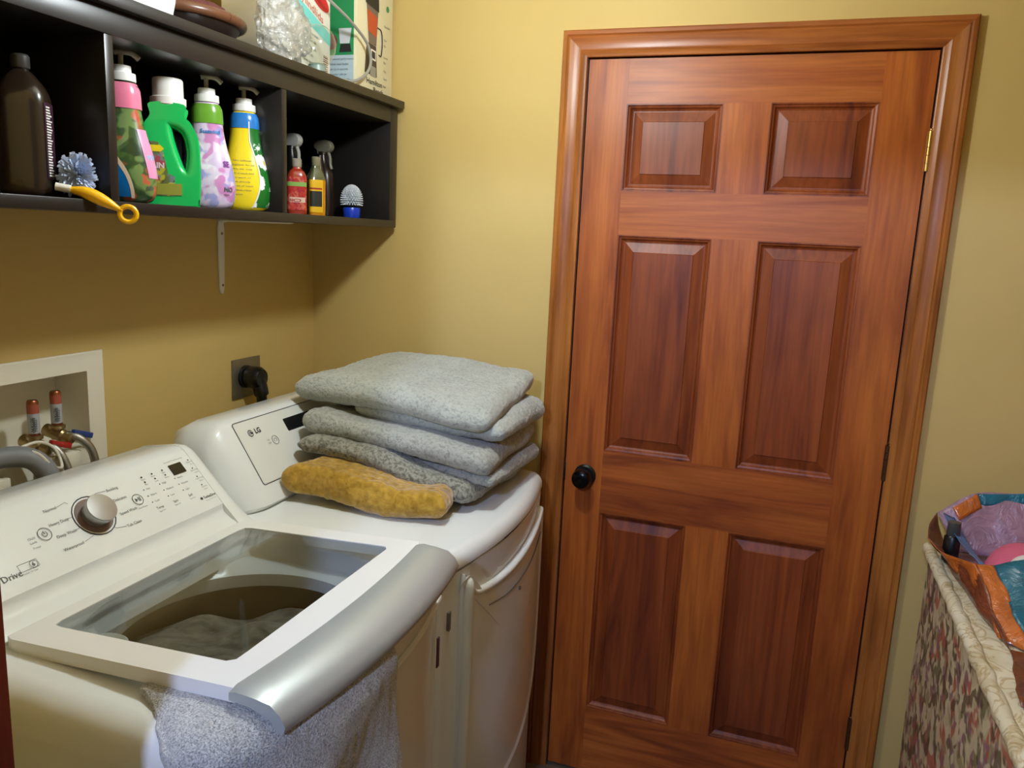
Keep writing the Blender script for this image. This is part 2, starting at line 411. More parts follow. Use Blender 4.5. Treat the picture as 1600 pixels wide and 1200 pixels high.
# paint flecks on the wall
# ------------------------------------------------------------------ ceiling lamp
lt = thing('pendant_lamp', (LAMP[0], LAMP[1], 2.44), 'bare round bulb hanging on a short cord above the washer and dryer', 'lamp')
newobj('ceiling_rose', lathe(bmesh.new(), [(.05, 2.44), (.05, 2.43), (.02, 2.415), (.004, 2.414)], LAMP[0], LAMP[1]), 'whitep', lt)
newobj('cord', tube(bmesh.new(), [(LAMP[0], LAMP[1], 2.42), (LAMP[0], LAMP[1], LAMP[2]+.09)], .003, 8, 0), 'whitep', lt)
newobj('socket', lathe(bmesh.new(), [(.008, LAMP[2]+.10), (.018, LAMP[2]+.095), (.020, LAMP[2]+.046)], LAMP[0], LAMP[1], 20), 'whitep', lt)
em = NT('lit_bulb'); em.b.inputs['Emission Color'].default_value = (*LAMP_COL, 1); em.b.inputs['Emission Strength'].default_value = LAMP_POWER/(4*PI*PI*.05**2)
bm = bmesh.new(); bmesh.ops.create_icosphere(bm, subdivisions=3, radius=.05, matrix=Matrix.Translation(LAMP))
newobj('bulb', bm, em.m, lt)

# ------------------------------------------------------------------ black wall shelf
SF, SE, SZ0, SZ1 = .288, -.022, 1.583, 1.909
sh = thing('wall_shelf', (0, -.8, SZ0), 'long black three-bay wall shelf holding detergent bottles', 'shelf')
YL = -1.62
newobj('bottom_board', B(.002, SF, YL, SE, SZ0, SZ0+.02, bev=.0012), 'shelf', sh)
newobj('top_board', B(.002, SF+.018, YL, SE+.006, 1.909, 1.929, bev=.0015), 'shelf', sh)
newobj('front_rail', B(.002, SF, YL+.02, SE-.0405, 1.868, 1.9088, bev=.001), 'shelf', sh)
newobj('end_panel', B(.002, SF, SE-.040, SE, SZ0+.0202, 1.9088, bev=.001), 'shelf', sh)
newobj('end_panel', B(.002, SF, YL, YL+.02, SZ0+.0202, 1.9088, bev=.001), 'shelf', sh)
for y in (-1.031, -.553): newobj('divider', B(.02, SF-.001, y-.009, y+.009, SZ0+.0202, 1.8678, bev=.001), 'shelf', sh)
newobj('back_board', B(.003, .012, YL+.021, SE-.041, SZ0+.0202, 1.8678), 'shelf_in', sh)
# white bracket
br = thing('shelf_bracket', (0, -.42, SZ0), 'white metal L-shaped bracket under the black shelf', 'bracket')
bm = bmesh.new()
rings = []
for (z, wd) in ((SZ0-.004, .009), (SZ0-.02, .012), (SZ0-.10, .011), (SZ0-.175, .008), (SZ0-.186, .004)):
    rings.append([V(.0005, -.42-wd, z), V(.004, -.42-wd, z), V(.006, -.42-wd*.4, z), V(.006, -.42+wd*.4, z), V(.004, -.42+wd, z), V(.0005, -.42+wd, z)])
loft(bm, rings, True, True, True); newobj('upright_arm', bm, 'whitep', br)
bm = bmesh.new(); rings = []
for (x, wd, zz) in ((.0005, .010, .010), (.02, .012, .005), (.12, .011, .0045), (.20, .009, .004), (.215, .004, .003)):
    rings.append([V(x, -.42-wd, SZ0-.0004), V(x, -.42-wd, SZ0-zz*.6), V(x, -.42-wd*.4, SZ0-zz), V(x, -.42+wd*.4, SZ0-zz), V(x, -.42+wd, SZ0-zz*.6), V(x, -.42+wd, SZ0-.0004)])
loft(bm, rings, True, True, True); newobj('level_arm', bm, 'whitep', br)
for z in (SZ0-.035, SZ0-.165): newobj('screw', axis_lathe(bmesh.new(), [(.0035, 0), (.003, .0015), (.001, .002)], (.006, -.42, z), (1, 0, 0), 12), 'plate', br)

# ------------------------------------------------------------------ outlet and plug
ol = thing('dryer_outlet', (0, -.328, 1.11), 'square steel wall outlet with a thick black dryer plug pushed in', 'outlet')
newobj('cover_plate', B(.0005, .005, -.388, -.271, 1.111, 1.218, bev=.0015), 'plate', ol)
newobj('socket', axis_lathe(bmesh.new(), [(.031, .004), (.031, .012), (.028, .014), (.001, .014)], (0, -.336, 1.168), (1, 0, 0)), 'black', ol)
pg = thing('power_plug', (.014, -.33, 1.10), 'black angled dryer plug with cord in the steel outlet', 'plug')
bm = axis_lathe(bmesh.new(), [(.022, .014), (.029, .019), (.031, .036), (.030, .050), (.024, .060), (.010, .063), (.001, .063)], (0, -.336, 1.168), (1, 0, 0))
newobj('plug_body', bm, 'black', pg)
newobj('cord', tube(bmesh.new(), [(.044, -.336, 1.165), (.050, -.330, 1.13), (.050, -.326, 1.10), (.044, -.32, 1.05), (.03, -.31, .9)], .014, 14), 'black', pg)
newobj('strain_relief', tube(bmesh.new(), [(.045, -.336, 1.165), (.050, -.332, 1.140), (.051, -.328, 1.122)], .0195, 14), 'black', pg)

# ------------------------------------------------------------------ laundry valve box
vb = thing('washer_valve_box', (0, -1.02, 1.06), 'white recessed plastic laundry valve box behind the washer', 'valve box')
FY0, FY1, FZ0, FZ1 = -1.232, -.806, 1.058, 1.298
rings = []
def rc(y0, y1, z0, z1, x): return [V(x, y0, z0), V(x, y1, z0), V(x, y1, z1), V(x, y0, z1)]
bm = loft(bmesh.new(), [rc(FY0, FY1, FZ0, FZ1, .0005), rc(FY0, FY1, FZ0, FZ1, .004), rc(FY0+.003, FY1-.003, FZ0+.003, FZ1-.003, .006),
    rc(BY0+.004, BY1-.004, BZ0+.004, BZ1-.004, .006), rc(BY0+.004, BY1-.004, BZ0+.004, BZ1-.004, -.085)], True, False, True)
newobj('frame', bm, 'boxwhite', vb, True, sharp=20)
newobj('sill_block', B(.0065, .030, -.985, -.895, 1.066, 1.102, bev=.003), 'boxwhite', vb)
newobj('sill_block', B(.0065, .030, -1.20, -1.055, 1.050, 1.086, bev=.003), 'boxwhite', vb)
def valve(y, zt, handle, hoff):
    v = thing('water_valve', (-.02, y, 1.11), None, 'valve', 'water valves in the valve box')
    newobj('arrester', lathe(bmesh.new(), [(.0095, zt-.075), (.0105, zt-.073), (.0105, zt-.003), (.0085, zt)], -.01, y, 20), 'copper', v)
    newobj('arrester_label', lathe(bmesh.new(), [(.0108, zt-.066), (.0108, zt-.026)], -.01, y, 20, cap=False), 'silver_label', v)
    newobj('red_band', lathe(bmesh.new(), [(.0108, zt-.0255), (.0108, zt-.008)], -.01, y, 20, cap=False), 'orange_label', v)
    bt = bmesh.new(); a0 = -.95
    for k, (w_, sz) in enumerate((('WATER', .0085), ('HAMMER', .0075), ('ARREST', .0075))):
        def fn(u, vv, ww, k=k): th = a0+.26*k+ (-.2)+vv/.0109; return V(-.01+.0111*math.cos(th), y+.0111*math.sin(th), zt-.063+u)
        text_bm(bt, w_, sz, fn, bold=.0002)
    newobj('lettering', bt, 'ink', v, False)
    b2 = axis_lathe(bmesh.new(), [(.011, -.03), (.013, -.028), (.013, .012), (.010, .016), (.012, .018), (.012, .034), (.008, .036)], (-.01, y, zt-.09), (1, .15, -.25), 20)
    axis_lathe(b2, [(.012, 0), (.012, .02), (.0155, .022), (.0155, .028), (.011, .03)], (-.01, y, zt-.100), (0, 0, 1), 20)
    newobj('valve_body', b2, 'brass', v)
    newobj('lever', xform(B(-.005, .006, -.002, .046, -.008, .004, bev=.002), Matrix.Translation((.022, y+hoff+.006, zt-.083)) @ Matrix.Rotation(-.35, 4, 'X')), handle, v)
    return v
v1 = valve(-.915, 1.225, 'blue', 0.004); setp(v1, 'brass water valve with blue lever, right of the pair in the box')
v2 = valve(-.968, 1.215, 'red', .004); setp(v2, 'brass water valve with red lever, left of the pair in the box')
hs = newobj('fill_hose', tube(bmesh.new(), [(.012, -.912, 1.135), (.03, -.900, 1.128), (.042, -.882, 1.10), (.046, -.876, 1.05), (.045, -.874, .95), (.05, -.90, .8)], .0085, 14), 'steel'); setp(hs, 'braided steel fill hose curving down from the blue lever valve', 'hose', 'braided fill hoses')
hs = newobj('fill_hose', tube(bmesh.new(), [(.012, -.965, 1.125), (.03, -.955, 1.118), (.045, -.948, 1.09), (.052, -.942, 1.04), (.05, -.942, .95), (.05, -.97, .8)], .0075, 14), 'steel'); setp(hs, 'braided steel fill hose curving down from the red lever valve', 'hose', 'braided fill hoses')
hs = newobj('drain_hose', tube(bmesh.new(), [(-.02, -1.19, 1.11), (.0, -1.12, 1.118), (.02, -1.06, 1.125), (.045, -1.02, 1.115), (.062, -1.00, 1.075), (.060, -1.0, 1.02), (.055, -1.0, .9)], .020, 18), 'hoseg'); setp(hs, 'thick grey drain hose bent over the edge of the valve box', 'hose')
tie = newobj('zip_tie', tube(bmesh.new(), [(.028, -1.035, 1.138), (.06, -1.02, 1.128), (.070, -1.0, 1.10), (.06, -.97, 1.09), (.035, -.962, 1.12), (.028, -.99, 1.14), (.028, -1.035, 1.138)], .003, 8), 'boxwhite'); setp(tie, 'cream plastic strap round the grey drain hose', 'strap')

# ------------------------------------------------------------------ appliances
def plan(x0, xe, xm, y0, y1, rf, rb=.02, n=24):
    """plan outline, back at x0, bowed front from xe at the ends to xm in the middle"""
    pts = []
    yc, hw = (y0+y1)/2, (y1-y0)/2
    fx = lambda y: xe + (xm-xe)*(1-((y-yc)/hw)**2)
    for i in range(7): a = PI+ PI/2*i/6; pts.append((x0+rb+rb*math.cos(a), y0+rb+rb*math.sin(a)))
    x_c = fx(y0+rf)-rf
    for i in range(9): a = -PI/2 + PI/2*i/8*.9; pts.append((x_c+rf*math.cos(a), y0+rf+rf*math.sin(a)))
    for i in range(n+1):
        y = y0+rf*1.05 + (y1-y0-2.1*rf)*i/n; pts.append((fx(y), y))
    for i in range(9): a = PI/2*.1 + PI/2*.9*i/8; pts.append((x_c+rf*math.cos(a), y1-rf+rf*math.sin(a)))
    for i in range(7): a = PI/2+PI/2*i/6; pts.append((x0+rb+rb*math.cos(a), y1-rb+rb*math.sin(a)))
    return pts
def off(poly, c, d):   # inward offset about the centre (approx., constant distance)
    out = []
    n = len(poly)
    for i in range(n):
        p, q = Vector(poly[i-1]), Vector(poly[(i+1) % n]); t = (q-p).normalized(); nr = Vector((-t.y, t.x))
        out.append((poly[i][0]+nr.x*d, poly[i][1]+nr.y*d))
    return out
def ring(poly, z): return [V(p[0], p[1], z(p[0], p[1]) if callable(z) else z) for p in poly]

def console(name, parent, y0, y1, prof, bulge, mat, endr=.03):
    """prof: closed (x,z) section; ends rounded by shrinking toward a pivot"""
    cx = sum(p[0] for p in prof)/len(prof); cz = min(p[1] for p in prof)
    rings = []
    stations = []
    for k in range(7):
        a = PI/2*k/6; stations.append((y0+endr*(1-math.sin(a)) if 0 else y0+endr*(1-math.cos(PI/2-a)), math.sin(a)))
    stations = [(y0+endr*(1-math.cos(PI/2*(1-k/6))), math.sin(PI/2*k/6)) for k in range(7)]
    stations = [(y0+endr*(1-math.sin(PI/2*k/6)), 1-(1-math.cos(PI/2*k/6))) for k in range(6, -1, -1)]
    full = [(y, s) for y, s in stations]
    full += [(y0+y1-y, s) for y, s in stations[::-1]]
    for y, s in full:
        e = bulge*(1-s)
        rings.append([V(p[0]+(cx-p[0])*e*.8, y, cz+(p[1]-cz)*(1-e*.55)) for p in prof])
    return newobj(name, loft(bmesh.new(), rings, True, True, True), mat, parent, sharp=40)

# ---- dryer
dr = thing('dryer', (.45, -.435, 0), 'white front-loading dryer in the corner with folded blankets on top', 'dryer')
DP = plan(.11, .785, .828, -.782, -.095, .035)
DC = (.46, -.435); DPr = DP
zt = lambda x, y: .968 - .022*max(0, (x-.42)/.4)
rings = [ring(DP, .02), ring(DP, .905)]
newobj('cabinet', loft(bmesh.new(), rings, True, True, True), 'white', dr)
def topcover(P, zb, zt, r=.022, over=.004):
    rs = [ring(off(P, None, -over+.012), zb), ring(off(P, None, -over), zb+.001), ring(off(P, None, -over), lambda x, y: zt(x, y)-r)]
    for k in range(1, 7):
        a = PI/2*k/6; rs.append(ring(off(P, None, -over+r*(1-math.cos(a))), lambda x, y, a=a: zt(x, y)-r*(1-math.sin(a))))
    return rs
rs = topcover(DP, .912, zt, .028); c2 = resample(off(DP, None, .2), DC, 8)
rs.append([V(DC[0]+(p.x-DC[0])*.5, DC[1]+(p.y-DC[1])*.5, zt(DC[0]+(p.x-DC[0])*.5, 0)) for p in rs[-1]])
newobj('top_cover', loft(bmesh.new(), rs, True, True, True), 'white', dr)
con = console('control_console', dr, -.778, -.10, [(.335, .955), (.352, .975), (.335, 1.01), (.290, 1.078), (.250, 1.137), (.240, 1.146), (.225, 1.149), (.16, 1.142), (.12, 1.12), (.11, 1.05), (.11, .955)], .75, 'white', .075)
A0, B0 = V(.335, 0, 1.01), V(.245, 0, 1.145)
def on_panel(A, Bp, y, s, h=.0007):
    d = (Bp-A).normalized(); n = V(d.z, 0, -d.x); n = n if n.x > 0 else -n
    return V(A.x, y, A.z) + d*s + n*h
def panel_plate(A, Bp, y0, y1, s0, s1, h0, h1, r=.006):
    pts = rrect(y0, y1, s0, s1, r, 4)
    return loft(bmesh.new(), [[on_panel(A, Bp, y, s, h0) for y, s in pts], [on_panel(A, Bp, y, s, h1) for y, s in pts]], True, True, True)
ds = lambda y, s, h=0: on_panel(A0, B0, y, s, h)
newobj('control_panel', panel_plate(A0, B0, -.70, -.16, .006, .155, -.01, .0012), basic('panel_white', (226, 228, 222), .3), con)
bm = bmesh.new()   # thin seam outline of the panel
pts = rrect(-.7015, -.1585, .0045, .1565, .006, 4)
tube(bm, [ds(y, s, .0006) for y, s in pts + pts[:1]], .0009, 6, 0)
newobj('panel_seam', bm, 'ink', con)
newobj('display', panel_plate(A0, B0, -.535, -.40, .100, .132, .0005, .0022, .003), 'display', con)
bm = bmesh.new()
text_bm(bm, 'LG', .017, lambda u, v, w_: ds(-.645+u, .120+v, .0018+w_), bold=.0007)
ringpts = lambda cy, cs, r, n=24: [(cy+r*math.cos(2*PI*i/n), cs+r*math.sin(2*PI*i/n)) for i in range(n)]
def disc(bm, cy, cs, r, fn, h): bm.faces.new([bm.verts.new(fn(y, s, h)) for y, s in ringpts(cy, cs, r)])
def circ(bm, cy, cs, r, fn, th=.0007, a0=0, a1=2*PI, h=.0016):
    tube(bm, [fn(cy+r*math.cos(a0+(a1-a0)*i/24), cs+r*math.sin(a0+(a1-a0)*i/24), h) for i in range(25)], th, 6, 0)
disc(bm, -.660, .124, .0085, ds, .0017)
newobj('logo', bm, 'inkd', con, False)
bm = bmesh.new(); circ(bm, -.660, .124, .0055, ds, .0007, PI*.1, PI*1.8, .0021); box(bm, 0, .0001, 0, .0001, 0, .0001)
tube(bm, [ds(-.661, .127, .0021), ds(-.661, .1205, .0021), ds(-.658, .1205, .0021)], .0006, 6, 0)
for v in [v for v in bm.verts if v.co.length < .01]: bm.verts.remove(v)
newobj('logo_face', bm, 'whitep', con, False)
bm = bmesh.new(); circ(bm, -.594, .091, .0105, ds, .0008); circ(bm, -.594, .091, .0045, ds, .0006, -PI*.3, PI*1.3)
text_bm(bm, 'ON', .006, lambda u, v, w_: ds(-.622+u, .094+v, .0018)); text_bm(bm, 'OFF', .006, lambda u, v, w_: ds(-.622+u, .086+v, .0018))
newobj('printed_markings', bm, 'inkl', con, False)
# dryer door on the bowed front
def front_x(y, y0=-.782, y1=-.095, xe=.785, xm=.828):
    yc, hw = (y0+y1)/2, (y1-y0)/2; return xe + (xm-xe)*(1-((y-yc)/hw)**2)
dd_out = [(-.700, .872), (-.690, .885), (-.672, .880), (-.655, .850), (-.60, .838), (-.50, .832), (-.40, .834), (-.30, .842), (-.20, .853), (-.150, .863), (-.135, .857), (-.130, .80), (-.130, .60), (-.135, .50), (-.16, .42), (-.22, .355), (-.32, .305), (-.45, .285), (-.58, .30), (-.66, .34), (-.695, .40), (-.700, .60)]
sp = smooth_poly(dd_out, 4)
def dring(ins, h):
    n = len(sp); out = []
    for i in range(n):
        p, q = Vector(sp[i-1]), Vector(sp[(i+1) % n]); t = (q-p).normalized()
        y, z = sp[i][0]-t.y*(-ins), sp[i][1]+t.x*(-ins); out.append((y, z))
    return [V(front_x(y)+h, y, z) for y, z in out]
bm = loft(bmesh.new(), [dring(0, -.005), dring(0, .008), dring(.003, .013), dring(.010, .0145), dring(.016, .0105), dring(.022, .010)], True, True, False)
rr_ = dring(.022, .010); 
cen = V(front_x(-.42)+.018, -.42, .6)
last = [v for v in bm.verts][-len(sp):]
prev = last
for t in (.12, .25, .4, .55, .7, .82, .92, .975):
    nxt = []
    for p in rr_:
        y = p.y+(cen.y-p.y)*t; z = p.z+(cen.z-p.z)*t; nxt.append(bm.verts.new(V(front_x(y)+.010+.006*math.sin(PI/2*t), y, z)))
    for i in range(len(prev)): j = (i+1) % len(prev); bm.faces.new((prev[i], prev[j], nxt[j], nxt[i]))
    prev = nxt
bm.faces.new(prev)
dd = newobj('door', bm, 'white', dr, sharp=50)
bm = bmesh.new()   # recessed hand pocket above the door
pk = [(-.66, .905), (-.50, .905), (-.30, .905), (-.13, .905), (-.14, .868), (-.30, .846), (-.50, .836), (-.63, .842)]
newobj('door_pocket', loft(bmesh.new(), [[V(front_x(y)+.0015, y, z) for y, z in smooth_poly(pk, 4)], [V(front_x(y)-.02, y, z) for y, z in smooth_poly(pk, 4)]], True, True, True), 'whitep', dr)
newobj('hinge_ridge', tube(bmesh.new(), [(front_x(-.68)+.004, -.690, .30), (front_x(-.68)+.009, -.690, .5), (front_x(-.68)+.010, -.690, .80), (front_x(-.68)+.010, -.689, .865), (front_x(-.68)+.004, -.687, .878)], .0125, 16), 'whitep', dd)
newobj('hinge_cover', B(front_x(-.735)-.002, front_x(-.735)+.004, -.744, -.733, .79, .83, bev=.001), 'plate', dr)
tube_pts = [(-.60, .79), (-.50, .776), (-.40, .777), (-.30, .787), (-.18, .808)]
newobj('door_seam', tube(bmesh.new(), [V(front_x(y)+.0115+.002, y, z) for y, z in tube_pts], .0012, 6), 'ink', dd)
newobj('key_hole', axis_lathe(bmesh.new(), [(.005, 0), (.004, .002), (.001, .002)], (front_x(-.42)+.0135, -.42, .755), (1, 0, 0), 14), 'ink', dd)

# ---- washer
wa = thing('washing_machine', (.45, -1.12, 0), 'white top-loading washer with glass lid and silver handle', 'washer')
WY0, WY1 = -1.432, -.800
WP = plan(.12, .800, .850, WY0, WY1, .05)
wz = lambda x, y: .982 - .012*max(0, (x-.5)/.35)
newobj('cabinet', loft(bmesh.new(), [ring(WP, .02), ring(WP, .930)], True, True, False), 'white', wa)
WC = (.60, -1.11)
P96 = resample(WP, WC, 128)
rs = topcover(P96, .918, wz, .034, .005)
hole = resample(rrect(.425, .775, -1.345, -.880, .03), WC, 128)
tubc = (.588, -1.105)
def circle(c, r, N=128): return [(c[0]+r*math.cos(2*PI*i/N), c[1]+r*math.sin(2*PI*i/N)) for i in range(N)]
rs.append(ring(hole, wz)); rs.append(ring(hole, lambda x, y: wz(x, y)-.015))
h2 = resample(rrect(.432, .768, -1.338, -.887, .04), WC, 128)
rs.append(ring(h2, .945)); rs.append(ring(circle(tubc, .204), .938)); rs.append(ring(circle(tubc, .196), .932)); rs.append(ring(circle(tubc, .198), .90))
newobj('top_cover', loft(bmesh.new(), rs, True, False, False), 'white', wa)
newobj('drum', loft(bmesh.new(), [ring(circle(tubc, .197, 64), .908), ring(circle(tubc, .194, 64), .5), ring(circle(tubc, .05, 64), .5)], True, False, True), basic('drum_steel', (96, 92, 84), .35, .8), wa)
# laundry in the drum
def lump(c, r, h, seed, amp=.03, n=40, m_=14, s=9):
    bm = bmesh.new(); rings = []
    for j in range(m_):
        t = j/(m_-1); rr = r*math.sin(PI/2*(1-t))if j < m_-1 else .002
        rings.append([V(c[0]+rr*math.cos(2*PI*i/n), c[1]+rr*math.sin(2*PI*i/n), c[2]+h*math.sin(PI/2*t)) for i in range(n)])
    loft(bm, rings, True, True, True)
    for v in bm.verts: v.co.z += amp*nz(v.co, s, seed); v.co.x += amp*.3*nz(v.co, s, seed+3)
    return bm
o = newobj('laundry_load', lump((tubc[0], tubc[1], .862), .192, .030, 3, .040, 64, 24), 'darkcloth'); setp(o, 'dark brown laundry heaped in the washer drum seen through the glass lid', 'laundry')
newobj('softener_cup', lathe(bmesh.new(), [(.036, .944), (.038, .960), (.034, .963), (.030, .958), (.012, .956)], .478, -1.285, 32), 'whitep', wa)
# console
A1, B1 = V(.357, 0, 1.028), V(.262, 0, 1.128)
WS = [(.395, .965), (.396, .988), (.388, .996), (.372, 1.003), (.360, 1.012), (.357, 1.020), (.357, 1.028), (.2658, 1.124), (.254, 1.1305), (.235, 1.131), (.16, 1.118), (.125, 1.09), (.12, 1.0), (.12, .965)]
con = newobj('control_console', loft(bmesh.new(), [[V(x, y, z) for x, z in WS] for y in (-1.40, -.860)], True, True, True), 'white', wa, sharp=40)
ws = lambda y, s, h=0: on_panel(A1, B1, y, s, h)
CK = [(.404, .965), (.405, .985), (.398, .993), (.390, .998), (.3572, 1.0292), (.2664, 1.1248), (.2545, 1.1315), (.235, 1.132), (.16, 1.119), (.124, 1.09), (.119, 1.0), (.119, .965)]
def cheek(y0, y1, flip):
    R_ = .032; rings = []
    for k in range(14):
        d = (y1-y0)*(1-(k/13)**1.0); d = (y1-y0)*(1-math.sin(PI/2*k/13))
        drop = R_-math.sqrt(max(0, R_*R_-(R_-min(d, R_))**2)); y = y1-d if not flip else y0+d
        rings.append([V(x-drop*.15*min(1, max(0, (z-.98)/.15)) , y, z-drop*min(1, max(0, (z-.975)/.15))) for x, z in CK])
    rings.append([V(.25+(p.x-.25)*.97, p.y+(.002 if not flip else -.002), .965+(p.z-.965)*.97) for p in rings[-1]])
    return loft(bmesh.new(), rings, True, True, True)
newobj('console_cheek', cheek(-.866, -.828, False), 'white', con, sharp=50)
newobj('console_cheek', cheek(-1.432, -1.394, True), 'white', con, sharp=50)
# printing on the washer console
bm = bmesh.new(); bl = bmesh.new(); bk = bmesh.new()
def tx(b, s, y, sv, size, align='LEFT', bold=0): text_bm(b, s, size, lambda u, v, w_: ws(y+u, sv+v, .0009), align, 0, bold)
tx(bm, 'Normal', -1.189, .1055, .0085, 'RIGHT') if 0 else None
for s, y, sv in (('Normal', -1.202, .106), ('Heavy Duty', -1.208, .0805), ('Deep Wash', -1.208, .0575), ('Waterproof', -1.211, .033)): tx(bm, s, y, sv, .0076)
for s, y, sv in (('Bedding', -1.078, .104), ('Delicates', -1.078, .082), ('Speed Wash', -1.083, .055), ('Tub Clean', -1.085, .030)): tx(bm, s, y, sv, .0076)
circ(bk, -1.2225, .0725, .0110, ws, .0005); circ(bm, -1.2225, .0725, .0042, ws, .0005, PI*.65, PI*2.35); tube(bm, [ws(-1.2225, .0725, .001), ws(-1.2225, .0785, .001)], .0005, 6, 0)
circ(bk, -1.033, .071, .0105, ws, .0005)
bm.faces.new([bm.verts.new(ws(*p)) for p in ((-1.0375, .067, .001), (-1.0375, .075, .001), (-1.0325, .071, .001))])
for yy in (-1.0305, -1.0275): tube(bm, [ws(yy, .067, .001), ws(yy, .075, .001)], .0006, 6, 0)
tx(bl, 'Start/Pause', -1.043, .053, .0045)
for k, s in enumerate(('Child', 'Lock')): tx(bl, s, -1.252, .071-.007*k, .006)
tx(bl, 'Power', -1.252, .055, .005)
for ln in ([(-1.178, .108), (-1.160, .112), (-1.156, .108)], [(-1.175, .0835), (-1.166, .083)], [(-1.172, .0605), (-1.163, .0615)], [(-1.170, .036), (-1.150, .040), (-1.145, .044)], [(-1.080, .107), (-1.100, .109), (-1.105, .106)], [(-1.087, .033), (-1.105, .037), (-1.108, .041)]):
    tube(bl, [ws(y, s, .0008) for y, s in ln], .0003, 5, 0)
cols = ((-1.009, 'Temp'), (-.970, 'Spin'), (-.931, 'Soil')); opts = (('Hot', 'Warm', 'Cold'), ('High', 'Medium', 'Low'), ('Heavy', 'Normal', 'Light'))
for (y, nm), op in zip(cols, opts):
    for k, s in enumerate(op):
        disc(bk, y, .0840-.0140*k, .0012, ws, .001); tx(bl, s, y+.006, .082-.0140*k, .0055)
    tx(bm, nm, y+.008, .0395, .0072, 'CENTER'); tx(bl, 'Signal On/Off'[:9], y+.008, .033, .0038, 'CENTER')
for y, s1, s2 in ((-.996, 'Wash', 'Pre'), (-.971, 'Rinse', 'Soak'), (-.945, 'Spin', 'Extra')):
    for sv, s in ((.1085, s1), (.0975, s2)): disc(bk, y, sv, .0018, ws, .001); tx(bl, s, y, sv-.0065, .0045, 'CENTER')
for k, s in enumerate(('Delay Wash', 'Extra Rinse', 'Cold Wash', 'Custom')):
    y = -.874-.0030*k; sv = .111-.0195*k; disc(bk, y, sv, .0015, ws, .001); tx(bl, s, y+.003, sv-.006, .0045, 'CENTER'); tx(bl, 'Option', y+.003, sv-.0115, .0038, 'CENTER')
tx(bl, 'Estimated Time Remaining', -.932, .119, .0045)
tx(bm, 'TurboDrum', -.900, .0235, .0075, bold=.0001); disc(bk, -.905, .0262, .0028, ws, .001)
tx(bl, 'Direct Drive Motor', -.898, .0175, .0035)
tx(bm, 'Drive', -1.322, .024, .0145); tx(bm, 'Direct', -1.372, .024, .0145)
circ(bl, -1.266, .0345, .0062, ws, .0004); tx(bm, '6', -1.266, .0315, .009, 'CENTER', .0003); tube(bl, [ws(y, s, .0008) for y, s in ((-1.290, .029), (-1.290, .041), (-1.258, .041), (-1.258, .029), (-1.290, .029))], .0003, 5, 0)
tx(bl, 'Motion 10 Year', -1.291, .023, .0042)
newobj('printed_markings', bm, 'ink', con, False); newobj('printed_markings', bl, 'inkl', con, False); newobj('printed_markings', bk, 'inkd', con, False)
newobj('display', panel_plate(A1, B1, -.927, -.894, .0900, .1130, .0, .0012, .001), 'display', con)
o1 = on_panel(A1, B1, -1.127, .0725, 0); dn = (on_panel(A1, B1, 0, 0, 1)-on_panel(A1, B1, 0, 0, 0)).normalized()
bm = bmesh.new(); circ(bm, -1.127, .0725, .0375, ws, .0009, 0, 2*PI, .0008); newobj('dial_ring', bm, 'inkd', con)
newobj('dial_base', axis_lathe(bmesh.new(), [(.0335, 0), (.0325, .001), (.012, .0012)], o1, dn, 40), basic('shaded_dial_recess', (120, 100, 92), .5), con)  # brown of the dial recess, with its shadow put into the colour
kb = newobj('dial_knob', axis_lathe(bmesh.new(), [(.0225, .001), (.0225, .010), (.0250, .012), (.0268, .0235), (.0266, .0255), (.0258, .0265), (.012, .0275), (.001, .0277)], o1, dn, 48), 'knobsilver', con, sharp=28)
# lid
def lz(x, y): return 1.000 + .016*(x-.42)/.33 - .010*max(0, (x-.78)/.1) + .0*(y)
lid_in = rrect(.430, .742, -1.322, -.893, .012, 6)
LC = (.59, -1.11)
def lidfront(y): return .786 + .016*(1-((y+1.11)/.26)**2)
lo = [(.400, -1.372), (.400, -1.10), (.400, -.852)] + [(lidfront(y), y) for y in (-.852, -.90, -.97, -1.04, -1.11, -1.18, -1.25, -1.32, -1.372)]
lo_r = resample(lo, LC, 128); li_r = resample(lid_in, LC, 128)
rs = [ring(li_r, lambda x, y: lz(x, y)-.006), ring(li_r, lz), ring(off(lo_r, None, -.0+.004) if 0 else lo_r, lz), ring(lo_r, lambda x, y: lz(x, y)-.020), ring(li_r, lambda x, y: lz(x, y)-.020), ring(li_r, lambda x, y: lz(x, y)-.006)]
lid = newobj('lid', loft(bmesh.new(), rs, True), 'lidwhite', wa, sharp=30)
lg = resample(rrect(.4302, .7418, -1.3218, -.8932, .012, 6), LC, 128)
newobj('glass_pane', loft(bmesh.new(), [ring(lg, lambda x, y: lz(x, y)-.0055), ring(lg, lambda x, y: lz(x, y)-.0015)], True, True, True), 'lidglass', lid, sharp=30)
# silver handle: swept section along the bowed front
rs = []
sec = [(0, .0022), (.010, .0050), (.035, .0035), (.058, -.004), (.072, -.015), (.079, -.028), (.077, -.037), (.068, -.038), (.058, -.024), (.03, -.014), (0, -.012)]
N = 36
for k in range(N+1):
    t = k/N; y = -.858 + (-1.380+.858)*t
    e = min(t, 1-t); sc2 = 1-.0*e
    x0 = lidfront(max(min(y, -.842), -1.372)); wdt = 1.02 + .10*(1-(2*t-1)**2)
    sh_ = 0 if .012 < t < .988 else .004
    rs.append([V(x0-.004+a*wdt, y, lz(.79, y)+b-sh_*(1 if b > 0 else 0)) for a, b in sec])
newobj('lid_handle', loft(bmesh.new(), rs, True, True, True), 'silver', lid, sharp=50)
